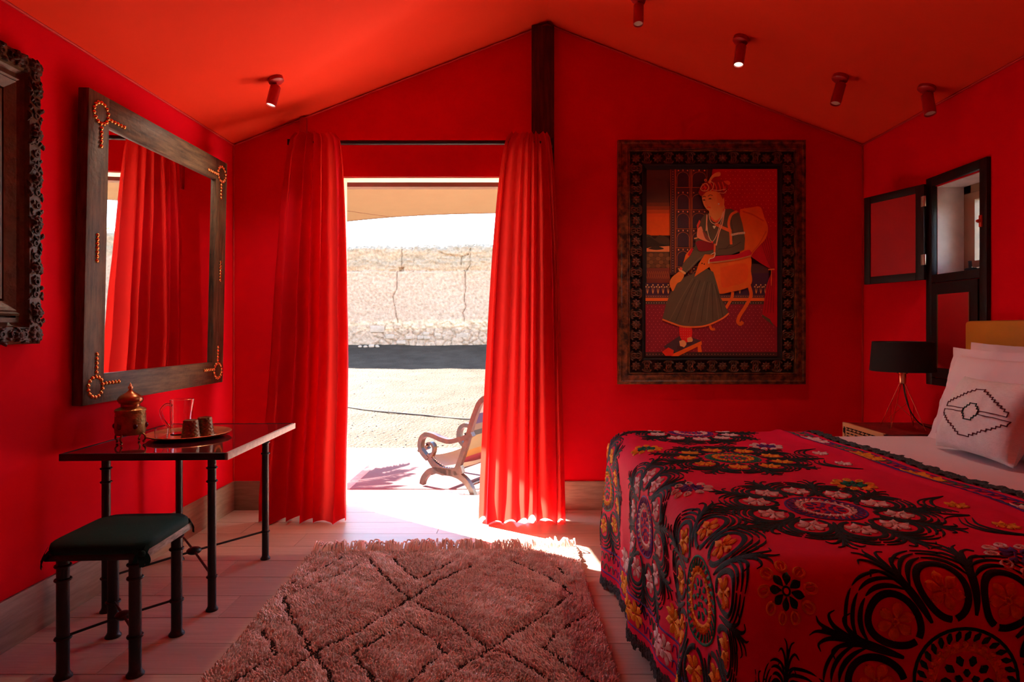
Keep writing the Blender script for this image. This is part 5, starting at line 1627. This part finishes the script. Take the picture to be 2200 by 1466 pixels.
# ---- awning
m_awn = mat('tan_canvas_awning', (0.17, 0.105, 0.055), 0.8, var=0.03, transl=0.22, tcol=(0.06, 0.032, 0.015), spec=0.1)
AX0, AX1, AY0, AY1 = -3.12, 3.2, YB+0.135, 7.3
def awf(u, v):
    x, y = lerp(AX0, AX1, u), lerp(AY0, AY1, v)
    ze = 2.50+0.052*(x+2.95)+0.03*math.sin((x+2.2)*1.1)
    z = lerp(2.92, ze, v**0.8)-0.05*math.sin(PI*v)*math.sin(PI*u)
    z += 0.008*math.sin((x*2.0+y*1.2)*5)*sm(x, -1.2, -0.3)*math.exp(-((y-6.6)/0.5)**2)
    yy = y+v*v*(0.10*math.sin((x+0.6)*1.5))
    return (x, yy, z)
aw = MB(); aw.grid(awf, 90, 50)
awn = props(aw.build('awning', m_awn, angle=180), 'tan canvas awning stretched out above the doorway', 'awning')
em = MB(); em.tube([Vector(awf(u/60, 1.0)) for u in range(61)], 0.008, 6); em.build('edge_hem', m_awn, awn, world=True)
for (u0, v0, u1, v1) in ((0.06, 0.60, 0.24, 1.0), (0.36, 0.30, 0.60, 0.72)):
    em = MB(); em.tube([Vector(awf(lerp(u0, u1, t/20), lerp(v0, v1, t/20)))+Vector((0, 0, -0.002)) for t in range(21)], 0.004, 5); em.build('seam', m_beam, awn, world=True)

# ---- terrace kilim
kl = thing('terrace_kilim', 'flat pink woven kilim on the sunny terrace', 'rug', (-0.2, 5.72, DECK_Z))
kb = MB(); kb.box((-1.47, 5.02, DECK_Z), (1.10, 6.42, DECK_Z+0.007), 0.002)
kb.build('weave', mat('pink_kilim', (0.12, 0.042, 0.044), 0.95, var=0.08, vscale=30, stretch=(1, 8, 1), bump=0.3, bscale=120), kl, world=True)
kf = MB(); r7 = random.Random(4)
for k in range(150):
    y = 5.02+1.40*(k+0.5)/150
    kf.tube([(-1.465, y, DECK_Z+0.004), (-1.50, y+r7.uniform(-0.01, 0.01), DECK_Z+0.006), (-1.545, y+r7.uniform(-0.02, 0.02), DECK_Z+0.003)], 0.0035, 4)
o = kf.build('fringe', mat('white_cotton_fringe', (0.45, 0.42, 0.38), 0.9), kl, world=True); o['kind'] = 'stuff'

# ---- planter chair; the near side frame is traced on its own vertical plane
m_teak = mat('varnished_teak', (0.020, 0.006, 0.003), 0.36, c2=(0.060, 0.018, 0.008), vscale=7, stretch=(3, 3, 3), bump=0.1, bscale=60, coat=0.0)
F0 = Vector((-0.985, 5.18, 0)); B0 = Vector((-0.41, 4.86, 0))
cd = (B0-F0).normalized(); cn = Vector((-cd.y, cd.x, 0))   # cn points away from the camera
if cn.y < 0: cn = -cn
chair = thing('planter_chair', 'low scroll-armed wooden planter chair with striped sling on the terrace', 'chair', (F0.x, F0.y, DECK_Z))
def Cc(q):
    d = ray(880+q[0]/6.372, 840+q[1]/6.372)
    t = F0.dot(cn)/d.dot(cn)
    v = Vector((0, 0, CH))+d*t
    return ((v-F0).dot(cd), v.z)
def W3(u, z, off): 
    return F0+cd*u+cn*off+Vector((0, 0, z))
def slat(pts, wid, dep, off, raw=False):
    q = [Vector((*(p if raw else Cc(p)), 0)) for p in pts]
    q = catmull(q, 6)
    mb = MB(); vs, fs = [], []
    for i, pnt in enumerate(q):
        d = (q[min(i+1, len(q)-1)]-q[max(0, i-1)]).normalized(); nn = Vector((-d.y, d.x, 0))
        w0 = wid if not isinstance(wid, (tuple, list)) else lerp(wid[0], wid[1], i/(len(q)-1))
        for (a, b_) in ((-1, -1), (-0.8, 0), (-1, 1), (1, 1), (1, 0), (1, -1)):
            vs.append(W3(pnt.x+nn.x*a*w0/2, pnt.y+nn.y*a*w0/2, off+b_*dep/2))
    m_ = 6
    for i in range(len(q)-1):
        for k in range(m_): fs.append((i*m_+k, i*m_+(k+1) % m_, (i+1)*m_+(k+1) % m_, (i+1)*m_+k))
    fs.append(tuple(range(m_-1, -1, -1))); fs.append(tuple((len(q)-1)*m_+k for k in range(m_)))
    mb.add(vs, fs); return mb
back_pts = [(1050, 95), (1005, 125), (960, 180), (925, 260), (885, 370), (850, 480), (820, 590), (785, 710), (740, 850), (690, 990), (650, 1080)]
seat_pts = [(262, 800), (240, 765), (250, 715), (295, 705), (335, 760), (330, 850), (320, 930), (360, 1000), (450, 1065), (560, 1095), (660, 1085), (740, 1060)]
seat_pts = [(255, 870), (300, 940), (350, 1010), (440, 1075), (560, 1105), (660, 1095), (730, 1075)]
scroll_pts = [(300, 900), (335, 840), (340, 770), (310, 720), (262, 722), (240, 760), (262, 800)]
arm_pts = [(870, 590), (800, 628), (700, 660), (560, 690), (440, 660), (330, 612), (240, 595), (180, 640), (158, 720), (165, 800), (210, 870), (265, 930)]
fleg_pts = [(480, 1110), (380, 1085), (290, 1100), (225, 1160), (192, 1220), (180, 1276)]
bleg_pts = [(470, 1105), (580, 1120), (690, 1165), (780, 1240), (845, 1340), (882, 1438)]
CWD = 0.56
for k, off in enumerate((0.0, CWD)):
    slat(back_pts, 0.042, 0.040, off).build('back_rail', m_teak, chair, world=True, angle=50)
    slat(seat_pts, (0.048, 0.066), 0.042, off).build('seat_rail', m_teak, chair, world=True, angle=50)
    ar = slat(arm_pts, 0.038, 0.050, off).build('armrest', m_teak, chair, world=True, angle=50)
    sc_ = slat(scroll_pts, 0.022, 0.046, off); 
    u, z = Cc((258, 745)); sc_.ball(tuple(W3(u, z, off-0.024)), (0.017, 0.017, 0.017), 10, 8)
    u, z = Cc((128, 815)); sc_.ball(tuple(W3(u, z, off)), (0.016, 0.016, 0.018), 10, 8)
    sc_.build('scroll', m_teak, ar, world=True, angle=50)
    slat(fleg_pts, (0.058, 0.040), 0.042, off).build('leg', m_teak, chair, world=True, angle=50)
    bl = [(p if i < 6 else p) for i, p in enumerate(bleg_pts)]
    slat(bl, (0.058, 0.042), 0.042, off).build('leg', m_teak, chair, world=True, angle=50)
for q in ((300, 1130), (820, 1290), (1010, 120), (560, 1105)):
    u, z = Cc(q)
    MB().tube([W3(u, z, 0), W3(u, z, CWD)], 0.016, 10).build('cross_rail', m_teak, chair, world=True)
# slings
bq = catmull([Vector((*Cc(p), 0)) for p in back_pts], 6)
stripe = [(0.68, 0.36, 0.36), (0.68, 0.36, 0.36), (0.60, 0.03, 0.10), (0.58, 0.56, 0.52), (0.58, 0.56, 0.52), (0.07, 0.03, 0.17), (0.07, 0.03, 0.17), (0.30, 0.20, 0.14), (0.07, 0.06, 0.06), (0.50, 0.36, 0.16), (0.50, 0.36, 0.16), (0.72, 0.30, 0.03), (0.62, 0.03, 0.05), (0.62, 0.03, 0.05)]
smats = [mat('sling_stripe', tuple(0.30*q for q in c), 0.85) for c in stripe]
sb = MB()
nb_ = len(bq)-1
sb.grid(lambda u, v: W3(bq[round(v*nb_)].x-0.020-0.012*math.sin(PI*u), bq[round(v*nb_)].y, lerp(0.01, CWD-0.01, u)), 8, nb_, mfn=lambda u, v: min(len(smats)-1, int(v*len(smats)*1.0)))
sb.build('striped_sling', smats, chair, world=True, angle=180)
sq = catmull([Vector((*Cc(p), 0)) for p in ((300, 880), (335, 930), (390, 985), (480, 1040), (580, 1062), (660, 1050), (715, 985))], 6)
ns_ = len(sq)-1
ss = MB(); ss.grid(lambda u, v: W3(sq[round(v*ns_)].x, sq[round(v*ns_)].y-0.02*math.sin(PI*u), lerp(0.0, CWD, u)), 8, ns_)
seat_o = props(ss.build('seat_sling', mat('cream_hide', (0.20, 0.155, 0.10), 0.6, var=0.06), chair, world=True, angle=180), 'cream seat sling')
nl = MB(); nl.ball((0, 0, 0), 0.0055, 6, 4); nail_me = mesh_of(nl, 'nail', m_steel)
Mi = ROOT[chair.name].inverted()
for i in range(2, ns_, 2):
    for off in (0.0, CWD):
        inst(nail_me, 'nail', seat_o, tuple(Mi @ (W3(sq[i].x, sq[i].y+0.004, off))))

# ---- palm beside the terrace (its fronds shade the boards) and a tree beyond the wall
m_palm = mat('palm_leaf', (0.035, 0.10, 0.022), 0.5, var=0.3, vscale=5, transl=0.25)
m_trunk = mat('palm_trunk', (0.12, 0.075, 0.045), 0.9, var=0.3, vscale=14, bump=0.6, bscale=30)
def palm(x, y, label, n, th, seed, Lf):
    r = random.Random(seed)
    z0 = ground_z(x, y)-0.02
    pl_ = thing('fan_palm', label, 'palm', (x, y, z0))
    MB().lathe([(0.11, 0), (0.085, th*0.4), (0.08, th*0.8), (0.05, th)], 14).build('trunk', m_trunk, pl_)
    for k in range(n):
        az = 2*PI*k/n+r.uniform(-0.2, 0.2); el_ = r.uniform(0.15, 1.15); Ls = Lf*r.uniform(0.75, 1.1)
        d = Vector((math.cos(az)*math.cos(el_), math.sin(az)*math.cos(el_), math.sin(el_)))
        p0 = Vector((0, 0, th*0.92)); fr2 = MB()
        pts = [p0+d*(Ls*t)+Vector((0, 0, -0.30*Ls*t*t)) for t in (0, 0.25, 0.5, 0.75, 1.0)]
        q = catmull(pts, 5)
        fr2.tube(q, [0.011*(1-0.7*i/(len(q)-1)) for i in range(len(q))], 5)
        for i in range(5, len(q)):
            t = i/(len(q)-1)
            tan = (q[min(i+1, len(q)-1)]-q[i-1]).normalized(); side = tan.cross(Vector((0, 0, 1))).normalized()
            for sgn in (-1, 1):
                for sub in (0, 0.5):
                    o_ = q[i]-(q[i]-q[i-1])*sub
                    ll = Ls*0.34*(1-0.55*abs(t-0.5)*1.6)*r.uniform(0.85, 1.1)
                    dd = (side*sgn*0.8+tan*0.65+Vector((0, 0, 0.10))).normalized()
                    tip = o_+dd*ll+Vector((0, 0, -0.12*ll)); mid = o_+dd*(ll*0.5); wv_ = tan*(0.016)
                    fr2.add([o_, mid+wv_, tip, mid-wv_], [(0, 1, 2), (0, 2, 3)])
        fr2.build('frond', m_palm, pl_, angle=180)
    return pl_
palm(-3.15, 5.95, 'bushy young palm growing beside the terrace', 17, 1.02, 3, 1.15)
tree = thing('tree', 'slender olive-green tree beyond the mud wall', 'tree', (10.3, 21.5, 0.6))
MB().tube([(0, 0, 0), (0.05, 0, 1.2), (-0.05, 0.05, 2.4), (0.1, 0, 3.2)], [0.12, 0.10, 0.07, 0.03], 8).build('trunk', m_trunk, tree)
lv = MB(); r9 = random.Random(2)
for k in range(1600):
    a, b_, c = r9.gauss(0, 0.55), r9.gauss(0, 0.55), r9.gauss(2.9, 0.50)
    s_ = r9.uniform(0.04, 0.09); e1 = Vector((r9.uniform(-1, 1), r9.uniform(-1, 1), r9.uniform(-1, 1))).normalized(); e2 = e1.cross(Vector((0.3, 0.5, 0.8))).normalized()
    o_ = Vector((a, b_, c)); lv.add([o_-e1*s_, o_+e2*s_*0.45, o_+e1*s_, o_-e2*s_*0.45], [(0, 1, 2, 3)])
o = lv.build('foliage', mat('olive_leaf', (0.22, 0.26, 0.10), 0.6, transl=0.3), tree, angle=180)
# pale timber screen outside the shuttered window
scn = thing('timber_screen', 'pale plank screen outside the shuttered window', 'screen', (5.50, 4.4, -0.12))
m_scr = mat('bleached_boards', (0.78, 0.68, 0.60), 0.8, var=0.10, vscale=5, stretch=(8, 8, 1))
for k in range(36):
    MB().box((5.49, 2.2+k*0.155, -0.12), (5.515, 2.2+k*0.155+0.15, 2.55), 0.003).build('board', m_scr, scn, world=True)
for z in (0.4, 2.2):
    MB().box((5.515, 2.2, z), (5.56, 7.77, z+0.07)).build('cross_rail', m_scr, scn, world=True)
